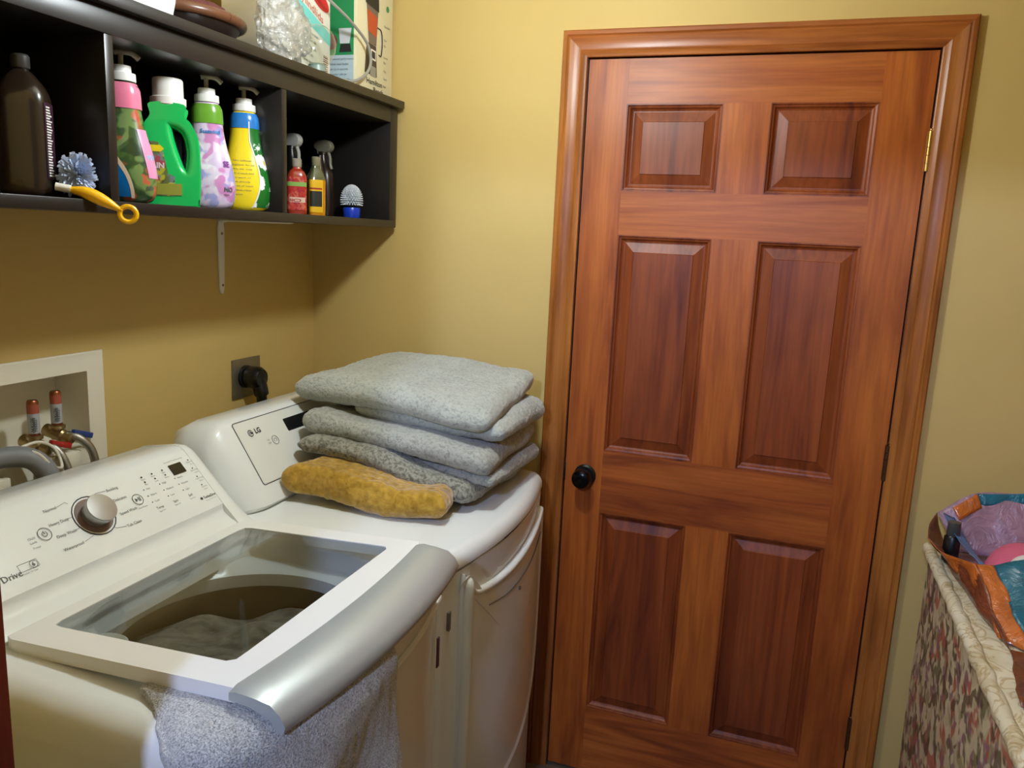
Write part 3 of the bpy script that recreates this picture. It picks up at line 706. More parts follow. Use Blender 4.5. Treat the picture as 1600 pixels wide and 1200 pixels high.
# small details on the washer front
newobj('front_lip', tube(bmesh.new(), [V(p[0]+.003, p[1], .905) for p in [q for q in WP if q[0] > .79]], .006, 8, 0), 'whitep', wa)
newobj('front_badge', B(.826, .8285, -.862, -.852, .78, .84, bev=.0005), basic('energy_sticker', (92, 50, 78), .5), wa)
newobj('lock_button', axis_lathe(bmesh.new(), [(.012, 0), (.012, .002), (.009, .003), (.001, .003)], (.735, WY0-.0002, .90), (0, -1, 0), 20), 'whitep', wa)

# ------------------------------------------------------------------ folded textiles
def slab(corners, zlo, zhi, seed=0, n=90, m_=60, k=10, amp=.004, rnd=1.0, wob=.0, fn=None, edge=.05):
    """cushion-like folded cloth; corners LF,RF,RB,LB (x,y); zlo/zhi heights at these corners"""
    def bil(a, u, v): return (a[0]*(1-u)+a[1]*u)*(1-v) + (a[3]*(1-u)+a[2]*u)*v
    bm = bmesh.new(); rings = []
    # perimeter-parametrised profile around (nose), then inward caps
    L = ((Vector(corners[1])-Vector(corners[0])).length, (Vector(corners[3])-Vector(corners[0])).length)
    def P(u, v, w_):      # w_ in -1..1 through the thickness, u,v footprint
        x = bil([c[0] for c in corners], u, v); y = bil([c[1] for c in corners], u, v)
        lo_, hi_ = bil(zlo, u, v), bil(zhi, u, v)
        p = V(x, y, (lo_+hi_)/2 + w_*(hi_-lo_)/2)
        if fn: p = fn(p, u, v, w_)
        return p
    su, sv = edge/L[0], edge/L[1]
    def rr(ins_u, ins_v, w_):
        pts = [(ux, vx) for ux, vx in rrect(ins_u, 1-ins_u, ins_v, 1-ins_v, .06, 10)]
        # densify
        out = []
        M_ = len(pts)
        per = []
        for i in range(M_):
            a, b = pts[i], pts[(i+1) % M_]; d = math.hypot((b[0]-a[0])*L[0], (b[1]-a[1])*L[1]); per.append(d)
        return pts
    NP = 2*(n+m_)
    base = resample(rrect(0, 1, 0, 1, .07, 10), (.5, .5), NP)
    def inset(e, w_):
        q = []
        for (u, v) in base:
            du, dv = u-.5, v-.5
            q.append(P(.5+du*(1-2*su*e), .5+dv*(1-2*sv*e), w_))
        return q
    prof = []
    for j in range(k+1):
        a = PI/2*j/k; prof.append((1-math.cos(a), -math.sin(a)))
    bot = prof[::-1]                                   # from inner bottom to nose
    top = [(e, -w_) for e, w_ in prof]
    seq = bot + top[1:]
    inner = []
    for (e, w_) in seq: inner.append(inset(e*rnd, w_))
    # continue inward on top
    for t in [i/18 for i in range(1, 18)]:
        e = rnd + t*(1/(2*max(su, sv))*.98-rnd)
        q = []
        for (u, v) in base:
            du, dv = u-.5, v-.5
            f0u, f0v = 1-2*su*rnd, 1-2*sv*rnd
            q.append(P(.5+du*f0u*(1-t), .5+dv*f0v*(1-t), 1))
        inner.append(q)
    loft(bm, inner, True, True, True)
    for v in bm.verts:
        v.co.z += .0022*nz(v.co, 105, seed+20); v.co.x += .0016*nz(v.co, 105, seed+21)
        nn = V(nz(v.co, 55, seed), nz(v.co, 55, seed+5), nz(v.co, 55, seed+9))
        n2 = V(nz(v.co, 9, seed+2), nz(v.co, 9, seed+6), nz(v.co, 9, seed+11))
        v.co += nn*amp*.45 + n2*amp*2.0
    return bm
FG = 'folded blankets on the dryer'
# mustard plush at the bottom
def mfn(p, u, v, w_): p.z += .006*math.sin(u*7); p.y += .008*math.sin(u*5+1)*(1-v); return p
o = newobj('plush_throw', slab([(.345, -.668), (.722, -.612), (.700, -.485), (.385, -.535)], [.985, .955, .957, .972], [1.054, 1.018, 1.016, 1.048], 21, fn=mfn, edge=.026, amp=.005), 'mustard')
setp(o, 'mustard yellow plush throw folded at the bottom of the stack', 'blanket')
b3 = thing('fleece_blanket', (.55, -.3, .965), 'grey fleece blanket folded in the middle, over the mustard throw', 'blanket')
def g3fn(p, u, v, w_): p.z -= .040*max(0, (u-.45)/.55)**1.3*(1-v)**1.0 - .010*math.sin(u*6); return p
newobj('lower_fold', slab([(.318, -.575), (.745, -.530), (.765, -.115), (.40, -.12)], [1.052, 1.012, .965, .99], [1.090, 1.062, 1.035, 1.08], 31, fn=g3fn, edge=.030, amp=.004), 'sherpa3', b3)
def g2fn(p, u, v, w_): p.z -= .035*max(0, (u-.5)/.5)**1.5*(1-v)**1.0 - .006*math.sin(u*5+2); return p
newobj('upper_fold', slab([(.300, -.530), (.775, -.505), (.775, -.11), (.37, -.12)], [1.088, 1.060, 1.040, 1.08], [1.138, 1.118, 1.098, 1.14], 41, fn=g2fn, edge=.026, amp=.004), 'sherpa2', b3)
newobj('edge_layer', slab([(.60, -.49), (.785, -.485), (.785, -.115), (.60, -.13)], [1.012, 1.012, .990, .99], [1.050, 1.036, 1.030, 1.05], 44, edge=.014, amp=.003, k=6), 'sherpa2', b3)
b1 = thing('fleece_blanket', (.5, -.27, 1.12), 'pale grey fleece blanket on top of the folded stack', 'blanket')
def t1fn(p, u, v, w_): p.z += .012*math.sin(u*4.2)*(1-.5*v); return p
newobj('upper_fold', slab([(.232, -.468), (.765, -.480), (.760, -.10), (.325, -.105)], [1.145, 1.125, 1.175, 1.16], [1.212, 1.192, 1.238, 1.242], 51, fn=t1fn, edge=.042, amp=.004), 'sherpa', b1)
newobj('lower_fold', slab([(.40, -.455), (.785, -.445), (.795, -.105), (.45, -.12)], [1.122, 1.098, 1.095, 1.12], [1.175, 1.150, 1.160, 1.18], 61, edge=.035, amp=.004), 'sherpa', b1)

# ------------------------------------------------------------------ grey towel caught under the lid
def towel():
    path = [(.648, -1.376), (.690, -1.392), (.730, -1.420), (.768, -1.442), (.808, -1.434), (.842, -1.39), (.858, -1.33), (.866, -1.26), (.869, -1.19), (.868, -1.125)]
    pc = catmull([V(a, b, 0) for a, b in path], 10); n = len(pc); rows = []
    for i, p in enumerate(pc):
        t = i/(n-1)
        tg = (pc[min(i+1, n-1)]-pc[max(i-1, 0)]).normalized(); nr = V(tg.y, -tg.x, 0)   # outward
        if nr.dot(V(p.x-.6, p.y+1.11, 0)) < 0: nr = -nr
        L = .004 + (.10*max(0, t-.18)/.20 if t < .38 else .10+min(.5, (t-.38)*2.2)); qd = min(1, t/.28)
        col = []
        zt_ = .988
        prof = [(-.075, zt_), (-.05, zt_+.001), (-.03, zt_+.001), (-.014, zt_-.003*qd), (-.002, zt_-.012*qd), (.005*qd, zt_-.026*qd)]
        for k in range(1, 44): 
            d = L*k/43; prof.append((.007*qd+.02*min(1, d*3)*(.5+.5*math.sin(t*21+d*3.2)) + .004*qd*math.sin(d*26+t*9), zt_-.026*qd-d))
        for o_, z in prof:
            q = V(p.x+nr.x*o_, p.y+nr.y*o_, z); col.append(q)
        rows.append(col)
    bm = loft(bmesh.new(), rows, False)
    for v in bm.verts:
        v.co += V(nz(v.co, 90, 1), nz(v.co, 90, 2), nz(v.co, 90, 3))*.0025
    return bm
o = newobj('hand_towel', towel(), 'terry'); md = o.modifiers.new('thick', 'SOLIDIFY'); md.thickness = .006; md.offset = 1
sd = o.modifiers.new('sub', 'SUBSURF'); sd.levels = 1; sd.render_levels = 1
setp(o, 'grey terry towel hanging from under the washer lid down its front corner', 'towel')

# ------------------------------------------------------------------ bottles on the shelf
ZB = SZ0+.0205
ROT = math.atan2(.61, .79)
def superring(a, b, z, n=48, p=2.3, cx=0):
    out = []
    for i in range(n):
        t = 2*PI*i/n; c, s = math.cos(t), math.sin(t)
        out.append(V(cx+a*math.copysign(abs(c)**(2/p), c), b*math.copysign(abs(s)**(2/p), s), z))
    return out
PP = 2.3
def sell(a, b, th, p=None):
    p = p or PP; c, s_ = math.sin(th), -math.cos(th)
    return a*math.copysign(abs(c)**(2/p), c), b*math.copysign(abs(s_)**(2/p), s_)
def interp(prof, z):
    for (z0, *a), (z1, *b) in zip(prof[:-1], prof[1:]):
        if z0 <= z <= z1:
            t = (z-z0)/(z1-z0); return [p+(q-p)*t for p, q in zip(a, b)]
    return list(prof[-1][1:])
def smooth_prof(prof, k=5):
    P = catmull([V(p[0], p[1], p[2]) for p in prof], k); return [(p.x, p.y, p.z) for p in P]
def patch(prof, z0, z1, a0, a1, lift=.0006, n=20, m_=20, cx=None):
    """decal skin on an elliptical bottle; a0/a1 functions of height fraction -> angle from the front (radians, + to the right)"""
    rows = []
    for j in range(m_+1):
        f = j/m_; z = z0+(z1-z0)*f; a, b = interp(prof, z); row = []
        for i in range(n+1):
            th = a0(f)+(a1(f)-a0(f))*i/n
            c = cx(z) if cx else 0
            px_, py_ = sell(a+lift, b+lift, th); row.append(V(c+px_, py_, z))
        rows.append(row)
    return loft(bmesh.new(), rows, False)
def pump(parent, h, neck_r, capcol='capw', dirx=1, tall=.045):
    newobj('collar', lathe(bmesh.new(), [(neck_r, h), (neck_r*1.02, h+.002), (neck_r, h+.014), (neck_r*.72, h+.016), (neck_r*.70, h+.027), (neck_r*.3, h+.028)], 0, 0, 28), capcol, parent, local=True)
    bm = lathe(bmesh.new(), [(.0055, h+.028), (.0045, h+.03), (.0045, h+tall), (.006, h+tall+.001)], 0, 0, 16)
    b2 = tube(bmesh.new(), [(-.010*dirx, 0, h+tall+.004), (0, 0, h+tall+.006), (.018*dirx, 0, h+tall+.005), (.030*dirx, 0, h+tall-.004)], .0050, 10)
    newobj('pump_head', merge(bm, b2), 'pump', parent, local=True)
def bottle_text(parent, prof, s, size, th0, z, mat, bold=0, name='lettering'):
    bm = bmesh.new()
    def fn(u, v, w_):
        zz = z+v; a, b = interp(prof, zz); th = th0+u/max(.02, (a+b)/2); return V(*sell(a+.0015, b+.0015, th), zz)
    text_bm(bm, s, size, fn, 'LEFT', 0, bold); return newobj(name, bm, mat, parent, False, local=True)
def at(x, y): return (x, y, ZB)
def bottle(name, loc, label, prof, mat, rot=ROT, p=2.3, cat='bottle', bodyname='bottle_body', group=None):
    global PP; PP = p
    t = thing(name, loc, label, cat, 'laundry liquid bottles with pump tops' if name == 'detergent_bottle' else group, rotz=rot); WLOC[t.name] = V(0, 0, 0)
    bm = loft(bmesh.new(), [superring(max(a-.003, .002), max(b-.003, .002), z, p=p) if i == 0 else superring(a, b, z, p=p) for i, (z, a, b) in enumerate([(0, prof[0][1], prof[0][2])] + [(.002, *prof[0][1:])] + prof[1:])], True, True, True)
    newobj(bodyname, bm, mat, t, local=True); return t
def flowers(name, bgc, petal, centre, scale, lo=.25):
    t = NT(name); v = t.coord(); vo = t.add('ShaderNodeTexVoronoi'); vo.inputs['Scale'].default_value = scale; t.link(v, vo.inputs['Vector'])
    n = t.noise(v, scale*3.5, 2, .5, .6); ad = t.add('ShaderNodeMath', operation='MULTIPLY_ADD'); ad.inputs[1].default_value = .38; t.link(n, ad.inputs[0]); t.link(vo.outputs['Distance'], ad.inputs[2])
    c = t.ramp(ad.outputs[0], [(0, s2l(centre)), (.30, s2l(centre)), (.34, s2l(petal)), (.60, s2l(petal)), (.66, s2l(bgc)), (1, s2l(bgc))])
    t.col(c); t.b.inputs['Roughness'].default_value = .25; t.b.inputs['Coat Weight'].default_value = .3; return t.m
soft = smooth_prof([(z, a*1.12, b*1.08) for z, a, b in [(0, .034, .027), (.012, .044, .033), (.045, .048, .036), (.085, .043, .033), (.125, .034, .027), (.160, .028, .024), (.185, .027, .024), (.203, .025, .023), (.212, .019, .018)]])

# yellow, daisies
t = bottle('detergent_bottle', at(.205, -.584), 'yellow daisy-print detergent bottle with blue neck band and white pump', soft, basic('yellow_shiny', (244, 216, 40), .22, coat=.5))
newobj('neck_band', patch(soft, .176, .208, lambda f: -PI, lambda f: PI, .0012, 60, 4), basic('blue_band', (40, 120, 196), .25), t, local=True)
newobj('daisy_label', patch(soft, .008, .186, lambda f: .28+.34*math.sin(PI*min(1, f*1.3)), lambda f: 2.3, .0009, 30, 40), flowers('daisy_print', (30, 110, 40), (246, 248, 246), (240, 214, 90), 30), t, local=True)
newobj('label_border', patch(soft, .006, .190, lambda f: .23+.34*math.sin(PI*min(1, f*1.3)), lambda f: .30+.34*math.sin(PI*min(1, f*1.3)), .0012, 4, 40), 'capw', t, local=True)
for k in range(9): 
    bottle_text(t, soft, ['Fabric softener', 'directions for use', 'add to the rinse', 'cycle of each load', 'do not pour on', 'clothes directly', 'keep out of reach', 'of children rinse', 'with water'][k], .0052, -.55, .105-.009*k, 'ink', name='small_print')
pump(t, .212, .024)
# lilac
def petals(name, base, cols, scale): 
    f = floral(name, base, cols, scale); f.b.inputs['Roughness'].default_value = .25; f.b.inputs['Coat Weight'].default_value = .3; return f.m
t = bottle('detergent_bottle', at(.205, -.703), 'lilac flower-print detergent bottle with green neck band and white pump', soft, petals('lilac_petals', (218, 200, 226), [(238, 232, 240), (206, 182, 218), (196, 110, 180), (150, 150, 214)], 30))
newobj('neck_band', patch(soft, .170, .208, lambda f: -PI, lambda f: PI, .0012, 60, 4), basic('leaf_green_band', (104, 158, 50), .25), t, local=True)
newobj('lilac_field', patch(soft, .010, .120, lambda f: -1.9, lambda f: -.55-.5*f, .0010, 16, 20), basic('lilac', (166, 140, 196), .25), t, local=True)
bottle_text(t, soft, 'NO', .013, .55, .035, 'ink', .0003); bottle_text(t, soft, 'Suavitel', .011, -.35, .150, basic('suav', (40, 120, 190), .4), .0003)
bottle_text(t, soft, 'dyes', .007, .55, .027, 'ink'); bottle_text(t, soft, 'SE', .016, .62, .085, basic('violet_letters', (130, 60, 150), .4), .0006)
pump(t, .212, .024, dirx=1)
# blue/green with pink top
t = bottle('detergent_bottle', at(.205, -.925), 'green and blue detergent bottle with pink neck band beside the left divider', soft, petals('garden_print', (58, 84, 44), [(78, 112, 50), (36, 58, 34), (120, 146, 84), (200, 84, 60)], 30))
newobj('neck_band', patch(soft, .165, .209, lambda f: -PI, lambda f: PI, .0012, 60, 4), basic('pink_band', (238, 128, 160), .25), t, local=True)
newobj('blue_field', patch(soft, .010, .125, lambda f: -1.9, lambda f: .25-.2*f-.9*f*f, .0010, 16, 24), basic('deep_blue', (16, 104, 170), .25), t, local=True)
newobj('label_border', patch(soft, .008, .130, lambda f: .22-.2*f-.9*f*f, lambda f: .33-.2*f-.9*f*f, .0013, 4, 24), basic('tan_line', (214, 190, 160), .4), t, local=True)
newobj('pink_ribbon', patch(soft, .045, .130, lambda f: .85-.2*f, lambda f: 1.6-.2*f, .0010, 8, 14), basic('pink_ribbon_print', (226, 150, 192), .3), t, local=True)
bottle_text(t, soft, 'NO', .010, .75, .024, 'ink', .0003); bottle_text(t, soft, 'POW', .011, .90, .078, basic('pale_blue_letters', (160, 200, 240), .4), .0004)
pump(t, .212, .024, 'capw', dirx=1)
# green jug with handle
t = thing('detergent_jug', at(.205, -.805), 'bright green detergent jug with moulded handle and white cap', 'detergent jug', rotz=ROT); WLOC[t.name] = V(0, 0, 0)
outl = smooth_poly([(-.052, .006), (-.048, .001), (.040, .001), (.047, .006), (.050, .05), (.050, .10), (.047, .135), (.036, .158), (.026, .168), (.0255, .19), (-.034, .19), (-.035, .168), (-.046, .15), (-.053, .12), (-.054, .06)], 5)
hole_ = smooth_poly([(-.008, .158), (.014, .156), (.032, .140), (.040, .105), (.036, .066), (.026, .056), (.012, .066), (.000, .098), (-.009, .135)], 5)
bm = curve_solid([outl, hole_], .031, .013, 4); xform(bm, Matrix.Rotation(PI/2, 4, 'X')); newobj('jug_body', bm, basic('bright_green_plastic', (22, 186, 92), .25, coat=.4), t, local=True)
bm = lathe(bmesh.new(), [(.031, .188), (.033, .190), (.033, .203), (.0285, .205), (.0280, .236), (.026, .239), (.001, .239)], -.0045, 0, 32); newobj('cap', bm, 'capw', t, local=True)
def flat_patch(pts, y): 
    bm = bmesh.new(); bm.faces.new([bm.verts.new(V(x, y, z)) for x, z in pts]); r = bmesh.ops.extrude_face_region(bm, geom=bm.faces[:]); 
    for g_ in r['geom']:
        if isinstance(g_, bmesh.types.BMVert): g_.co.y -= .0008
    return bm
jl = newobj('label', flat_patch([(-.050, .018), (.004, .018), (.006, .055), (-.006, .060), (-.014, .100), (-.022, .118), (-.050, .120)], -.0312), petals('jug_label', (96, 110, 60), [(120, 140, 150), (60, 80, 50), (200, 190, 60), (120, 130, 140), (180, 60, 80)], 50), t, local=True)
newobj('label_panel', flat_patch([(-.030, .020), (.018, .020), (.018, .042), (-.030, .040)], -.0318), basic('olive_label', (150, 150, 60), .4), t, local=True)
newobj('yellow_flash', flat_patch([(-.040, .112), (-.018, .112), (-.012, .106), (-.018, .100), (-.040, .100)], -.0322), basic('label_yellow', (240, 214, 30), .4), t, local=True)
bm = bmesh.new(); text_bm(bm, 'GAIN', .014, lambda u, v, w_: V(-.046+u, -.0325, .070+v), bold=.0006); newobj('lettering', bm, basic('label_white', (230, 200, 210), .5), t, False, local=True)
# big brown bottle
bb = smooth_prof([(0, .034, .034), (.012, .0385, .0385), (.06, .0385, .0385), (.12, .0385, .0385), (.150, .038, .038), (.168, .032, .032), (.185, .020, .020), (.194, .011, .011), (.198, .010, .010)])
t = bottle('peroxide_bottle', at(.198, -1.120), 'large dark brown bottle with narrow neck in the left bay', bb, 'brownb', p=3.2)
newobj('cap', lathe(bmesh.new(), [(.0125, .196), (.0135, .198), (.0135, .214), (.011, .217), (.001, .217)], 0, 0, 24), basic('black_cap', (60, 58, 56), .4), t, local=True)
newobj('label', patch(bb, .028, .145, lambda f: .98, lambda f: 2.0, .0008, 60, 12), basic('purple_label', (60, 30, 48), .4), t, local=True)
bm = bmesh.new()
for k in range(26):
    z = .032+.0042*k; s = random.uniform(.012, .02)
    for r in range(1):
        a_, b_ = interp(bb, z); 
        pts = [(1.05, z), (1.05+s/.04*1.0, z), (1.05+s/.04*1.0, z+.0022), (1.05, z+.0022)]
        bm.faces.new([bm.verts.new(V(*sell(a_+.002, b_+.002, th), zz)) for th, zz in pts])
newobj('small_print', bm, 'capw', t, local=True)
# yellow dish brush / wands
def wand(name, pts, label, loop=True):
    t = thing(name, pts[0], label, 'brush')
    P = [Vector(p) for p in pts]
    newobj('handle', tube(bmesh.new(), pts, .006, 14, 8, rad=lambda t_: .0045+.0060*math.sin(PI*min(1, t_*1.1))**1.0), 'yellow', t)
    d = (P[-1]-P[-2]).normalized(); c = P[-1]+d*.010; a = d; b = V(d.y, -d.x, 0).normalized().cross(d).normalized() if 0 else V(0, 0, 1).cross(d).normalized().cross(d).normalized()
    newobj('hanging_loop', tube(bmesh.new(), [c+(a*math.cos(2*PI*i/20)+b*math.sin(2*PI*i/20))*.0125 for i in range(21)], .0042, 10, 0), 'yellow', t)
    return t
t = wand('toilet_brush', [(.268, -1.104, 1.617), (.288, -1.088, 1.612), (.308, -1.072, 1.600), (.326, -1.057, 1.587)], 'blue-bristled brush with yellow handle poking over the shelf front')
newobj('ferrule', tube(bmesh.new(), [(.252, -1.116, 1.6205), (.269, -1.103, 1.6173)], .0065, 12, 1), 'capw', t)
bm = bmesh.new()
for k in range(420):
    th = random.uniform(0, 2*PI); ph = math.acos(random.uniform(-.9, 1)); R = random.uniform(.023, .032)
    d = V(math.sin(ph)*math.cos(th), math.sin(ph)*math.sin(th), math.cos(ph)); c = V(.256, -1.078, 1.640)
    p0 = c+d*.006; p1 = c+V(d.x*R, d.y*R, d.z*R*1.25); p1.z = max(p1.z, ZB+.001); s = d.orthogonal().normalized()*.0022; s2 = d.cross(s)
    vv = [bm.verts.new(p0+s), bm.verts.new(p0+s2), bm.verts.new(p0-s), bm.verts.new(p1+s), bm.verts.new(p1+s2), bm.verts.new(p1-s)]
    bm.faces.new((vv[0], vv[1], vv[4], vv[3])); bm.faces.new((vv[1], vv[2], vv[5], vv[4])); bm.faces.new((vv[2], vv[0], vv[3], vv[5]))
setp(newobj('bristles', bm, 'bristle_blue', t, False), kind='stuff')
t = wand('dish_brush', [(.215, -1.30, 1.618), (.235, -1.285, 1.618), (.262, -1.270, 1.616)], 'yellow looped brush handle at the left edge of the shelf')
# red bottle, oil bottle
sq = smooth_prof([(0, .020, .018), (.006, .0235, .020), (.05, .0235, .020), (.085, .0235, .020), (.100, .019, .017), (.108, .011, .011), (.114, .010, .010)])
t = bottle('cleaner_bottle', at(.215, -.402), 'small red-labelled cleaner bottle with grey cap in the right bay', sq, basic('rust_plastic', (150, 50, 30), .2, coat=.5), p=3.5)
newobj('cap', lathe(bmesh.new(), [(.0115, .112), (.0120, .113), (.0120, .130), (.010, .132), (.001, .132)], 0, 0, 24), basic('grey_cap', (150, 140, 124), .5), t, local=True)
newobj('label', patch(sq, .010, .088, lambda f: -1.2, lambda f: 1.0, .0008, 16, 10), petals('berry_label', (176, 52, 48), [(190, 70, 60), (150, 30, 60), (200, 110, 90), (170, 40, 40)], 60), t, local=True)
newobj('green_stripe', patch(sq, .066, .076, lambda f: -1.2, lambda f: 1.0, .0012, 16, 3), basic('label_green', (130, 170, 80), .4), t, local=True)
newobj('text_block', patch(sq, .028, .040, lambda f: -.6, lambda f: .7, .0012, 10, 3), basic('label_cream', (210, 180, 160), .4), t, local=True)
bottle_text(t, sq, 'NO', .010, -.55, .0295, 'red', .0004)
sq2 = smooth_prof([(0, .019, .017), (.005, .0215, .0195), (.06, .0215, .0195), (.088, .0215, .0195), (.104, .016, .015), (.118, .0095, .0095), (.124, .009, .009)])
t = bottle('oil_bottle', at(.215, -.318), 'amber oil bottle with yellow and black label beside the red bottle', sq2, 'amber', rot=ROT+.25, p=4)
newobj('clear_shoulder', patch(sq2, .088, .124, lambda f: -PI, lambda f: PI, .0006, 40, 6), basic('dark_glass_shoulder', (90, 92, 60), .15, coat=.5), t, local=True)
newobj('cap', lathe(bmesh.new(), [(.0105, .122), (.0112, .123), (.0112, .143), (.009, .145), (.001, .145)], 0, 0, 24), basic('olive_grey_cap', (128, 124, 96), .5), t, local=True)
newobj('label', patch(sq2, .008, .088, lambda f: -1.1, lambda f: .25, .0008, 14, 10), basic('mustard_label', (226, 178, 30), .35), t, local=True)
newobj('dark_label_block', patch(sq2, .022, .060, lambda f: -1.0, lambda f: .15, .0012, 12, 6), basic('label_black', (36, 38, 30), .4), t, local=True)
newobj('red_lines', patch(sq2, .064, .068, lambda f: -1.0, lambda f: .15, .0012, 12, 2), 'red', t, local=True)
# spray bottles in the dark
sb = smooth_prof([(0, .030, .020), (.01, .034, .023), (.07, .034, .023), (.115, .030, .021), (.145, .016, .014), (.165, .012, .012), (.175, .012, .012)])
def spray(loc, label, headcol, rot, lean=0, body='black'):
    t = bottle('spray_bottle', loc, label, sb, body, rot=rot)
    hd = curve_solid([smooth_poly([(-.030, .188), (-.022, .176), (-.006, .174), (-.008, .170), (.010, .170), (.014, .182), (.022, .186), (.022, .196), (.008, .202), (-.020, .201)], 4)], .009, .003, 2)
    xform(hd, Matrix.Rotation(PI/2, 4, 'X')); newobj('spray_head', hd, headcol, t, local=True)
    newobj('trigger', tube(bmesh.new(), [(-.016, 0, .178), (-.024, 0, .160), (-.026, 0, .140), (-.030, 0, .128)], .0045, 10), headcol, t, local=True); return t
spray(at(.12, -.285), 'black spray bottle with white trigger behind the oil bottle', basic('spray_white', (170, 170, 164), .5), PI*.95)
t = spray(at(.125, -.145), 'dark spray bottle with grey trigger near the right end of the shelf', basic('spray_grey', (120, 116, 98), .4), ROT+PI*.75, body=basic('dark_brown_spray', (40, 26, 20), .3))
t = bottle('squeeze_bottle', at(.165, -.222), 'slim dark squeeze bottle between the oil bottle and the scrub brush', smooth_prof([(0, .014, .012), (.01, .016, .014), (.08, .0155, .0135), (.11, .011, .010), (.135, .006, .006), (.158, .004, .004)]), basic('umber_plastic', (52, 32, 24), .3))
# scrub brush with blue base
t = thing('scrub_brush', at(.215, -.143), 'white bristle scrub brush standing on its blue base', 'brush')
WLOC[t.name] = V(0, 0, 0); cx, cy = 0, 0
newobj('base', lathe(bmesh.new(), [(.0215, 0), (.0225, .002), (.024, .022), (.022, .028), (.001, .028)], 0, 0, 28), 'bluep', t, local=True)
bm = bmesh.new()
for j in range(13):
    for i in range(26):
        th = 2*PI*(i+.5*(j % 2))/26; ph = .08+ (PI/2+.25-.08)*j/12
        d = V(math.sin(ph)*math.cos(th), math.sin(ph)*math.sin(th), math.cos(ph)); c = V(0, 0, .046)
        p0 = c+d*.006; p1 = c+V(d.x*.031, d.y*.031, d.z*.044); s = d.orthogonal().normalized()*.0016; s2 = d.cross(s)
        q = [p0+s*.5, p0+s2*.5, p0-s*.5, p0-s2*.5]; e = [p1+s, p1+s2, p1-s, p1-s2]
        a_ = [bm.verts.new(x) for x in q]; b_ = [bm.verts.new(x) for x in e]
        for k in range(4): bm.faces.new((a_[k], a_[(k+1) % 4], b_[(k+1) % 4], b_[k]))
        bm.faces.new(b_)
setp(newobj('bristles', bm, 'white_brush', t, False, local=True), kind='stuff')

# ------------------------------------------------------------------ things on top of the shelf
ZS = 1.9295
def facebox(name, x0, x1, y0, y1, z0, z1, label, cat, mat):
    t = thing(name, ((x0+x1)/2, (y0+y1)/2, z0), label, cat); newobj('carton', B(x0, x1, y0, y1, z0, z1, bev=.0012), mat, t); return t
fx = lambda x: (lambda y, z, h=.0006: V(x+h, y, z))
def rect_x(x, y0, y1, z0, z1, h=.0006, shear=0): 
    bm = bmesh.new(); lo_ = [V(x+h, y0, z0), V(x+h, y1, z0+shear), V(x+h, y1, z1+shear), V(x+h, y0, z1)]
    bm.faces.new([bm.verts.new(p) for p in lo_]); return bm
def poly_x(x, pts, h=.0006): bm = bmesh.new(); bm.faces.new([bm.verts.new(V(x+h, y, z)) for y, z in pts]); return bm
def poly_y(y, pts, h=.0006): bm = bmesh.new(); bm.faces.new([bm.verts.new(V(x, y-h, z)) for x, z in pts]); return bm
# blender box
X2 = .262; Y2a, Y2b = -.205, -.012
t = facebox('blender_box', X2-.17, X2, Y2a, Y2b, ZS, ZS+.36, 'cream cardboard blender box with picture, at the wall end of the shelf top', 'box', basic('cream_card', (224, 216, 180), .55))
newobj('green_picture_panel', poly_y(Y2a, [(X2-.165, ZS+.085), (X2-.008, ZS+.085), (X2-.008, ZS+.30), (X2-.165, ZS+.30)]), basic('card_green', (40, 140, 84), .5), t, False)
newobj('pale_blue_panel', poly_y(Y2a, [(X2-.165, ZS+.002), (X2-.008, ZS+.002), (X2-.008, ZS+.085), (X2-.165, ZS+.085)]), basic('card_blue', (178, 196, 206), .5), t, False)
bm = bmesh.new()
for k, s in enumerate(('Professional performance', 'stainless steel blades', 'crush ice in seconds', 'dishwasher safe jar', 'multi-function blender', 'with six settings')):
    text_bm(bm, s, .0075, lambda u, v, w_, k=k: V(X2-.085+u, Y2a-.0012, ZS+.073-.0125*k+v))
newobj('side_print', bm, 'ink', t, False)
bm = merge(poly_y(Y2a, [(X2-.050, ZS+.092), (X2-.014, ZS+.092), (X2-.018, ZS+.112), (X2-.046, ZS+.112)], .0012)); newobj('picture_base', bm, 'inkd', t, False)
newobj('picture_jar', poly_y(Y2a, [(X2-.048, ZS+.113), (X2-.020, ZS+.113), (X2-.014, ZS+.150), (X2-.052, ZS+.150)], .0012), basic('picture_grey', (206, 206, 214), .5), t, False)
newobj('picture_round', poly_y(Y2a, [(X2-.075+.020*math.cos(a*PI/8), ZS+.118+.020*math.sin(a*PI/8)) for a in range(16)], .0012), basic('picture_rose', (120, 70, 76), .5), t, False)
# blender drawn on the front
yb = -.118
newobj('picture_motor', poly_x(X2, [(yb-.046, ZS+.028+.024), (yb+.020, ZS+.028+.020), (yb+.014, ZS+.028+.098), (yb-.036, ZS+.028+.100)], .0006), basic('picture_brown', (74, 64, 56), .5), t, False)
newobj('picture_front', poly_x(X2, [(yb-.018, ZS+.028+.020), (yb+.014, ZS+.028+.018), (yb+.014, ZS+.028+.044), (yb-.014, ZS+.028+.046)], .0010), basic('picture_silver', (150, 146, 136), .5), t, False)
newobj('picture_display', poly_x(X2, [(yb-.014, ZS+.028+.062), (yb+.012, ZS+.028+.060), (yb+.012, ZS+.028+.086), (yb-.014, ZS+.028+.088)], .0010), 'capw', t, False)
newobj('picture_screen', poly_x(X2, [(yb-.010, ZS+.028+.066), (yb+.008, ZS+.028+.064), (yb+.008, ZS+.028+.082), (yb-.010, ZS+.028+.084)], .0014), 'inkd', t, False)
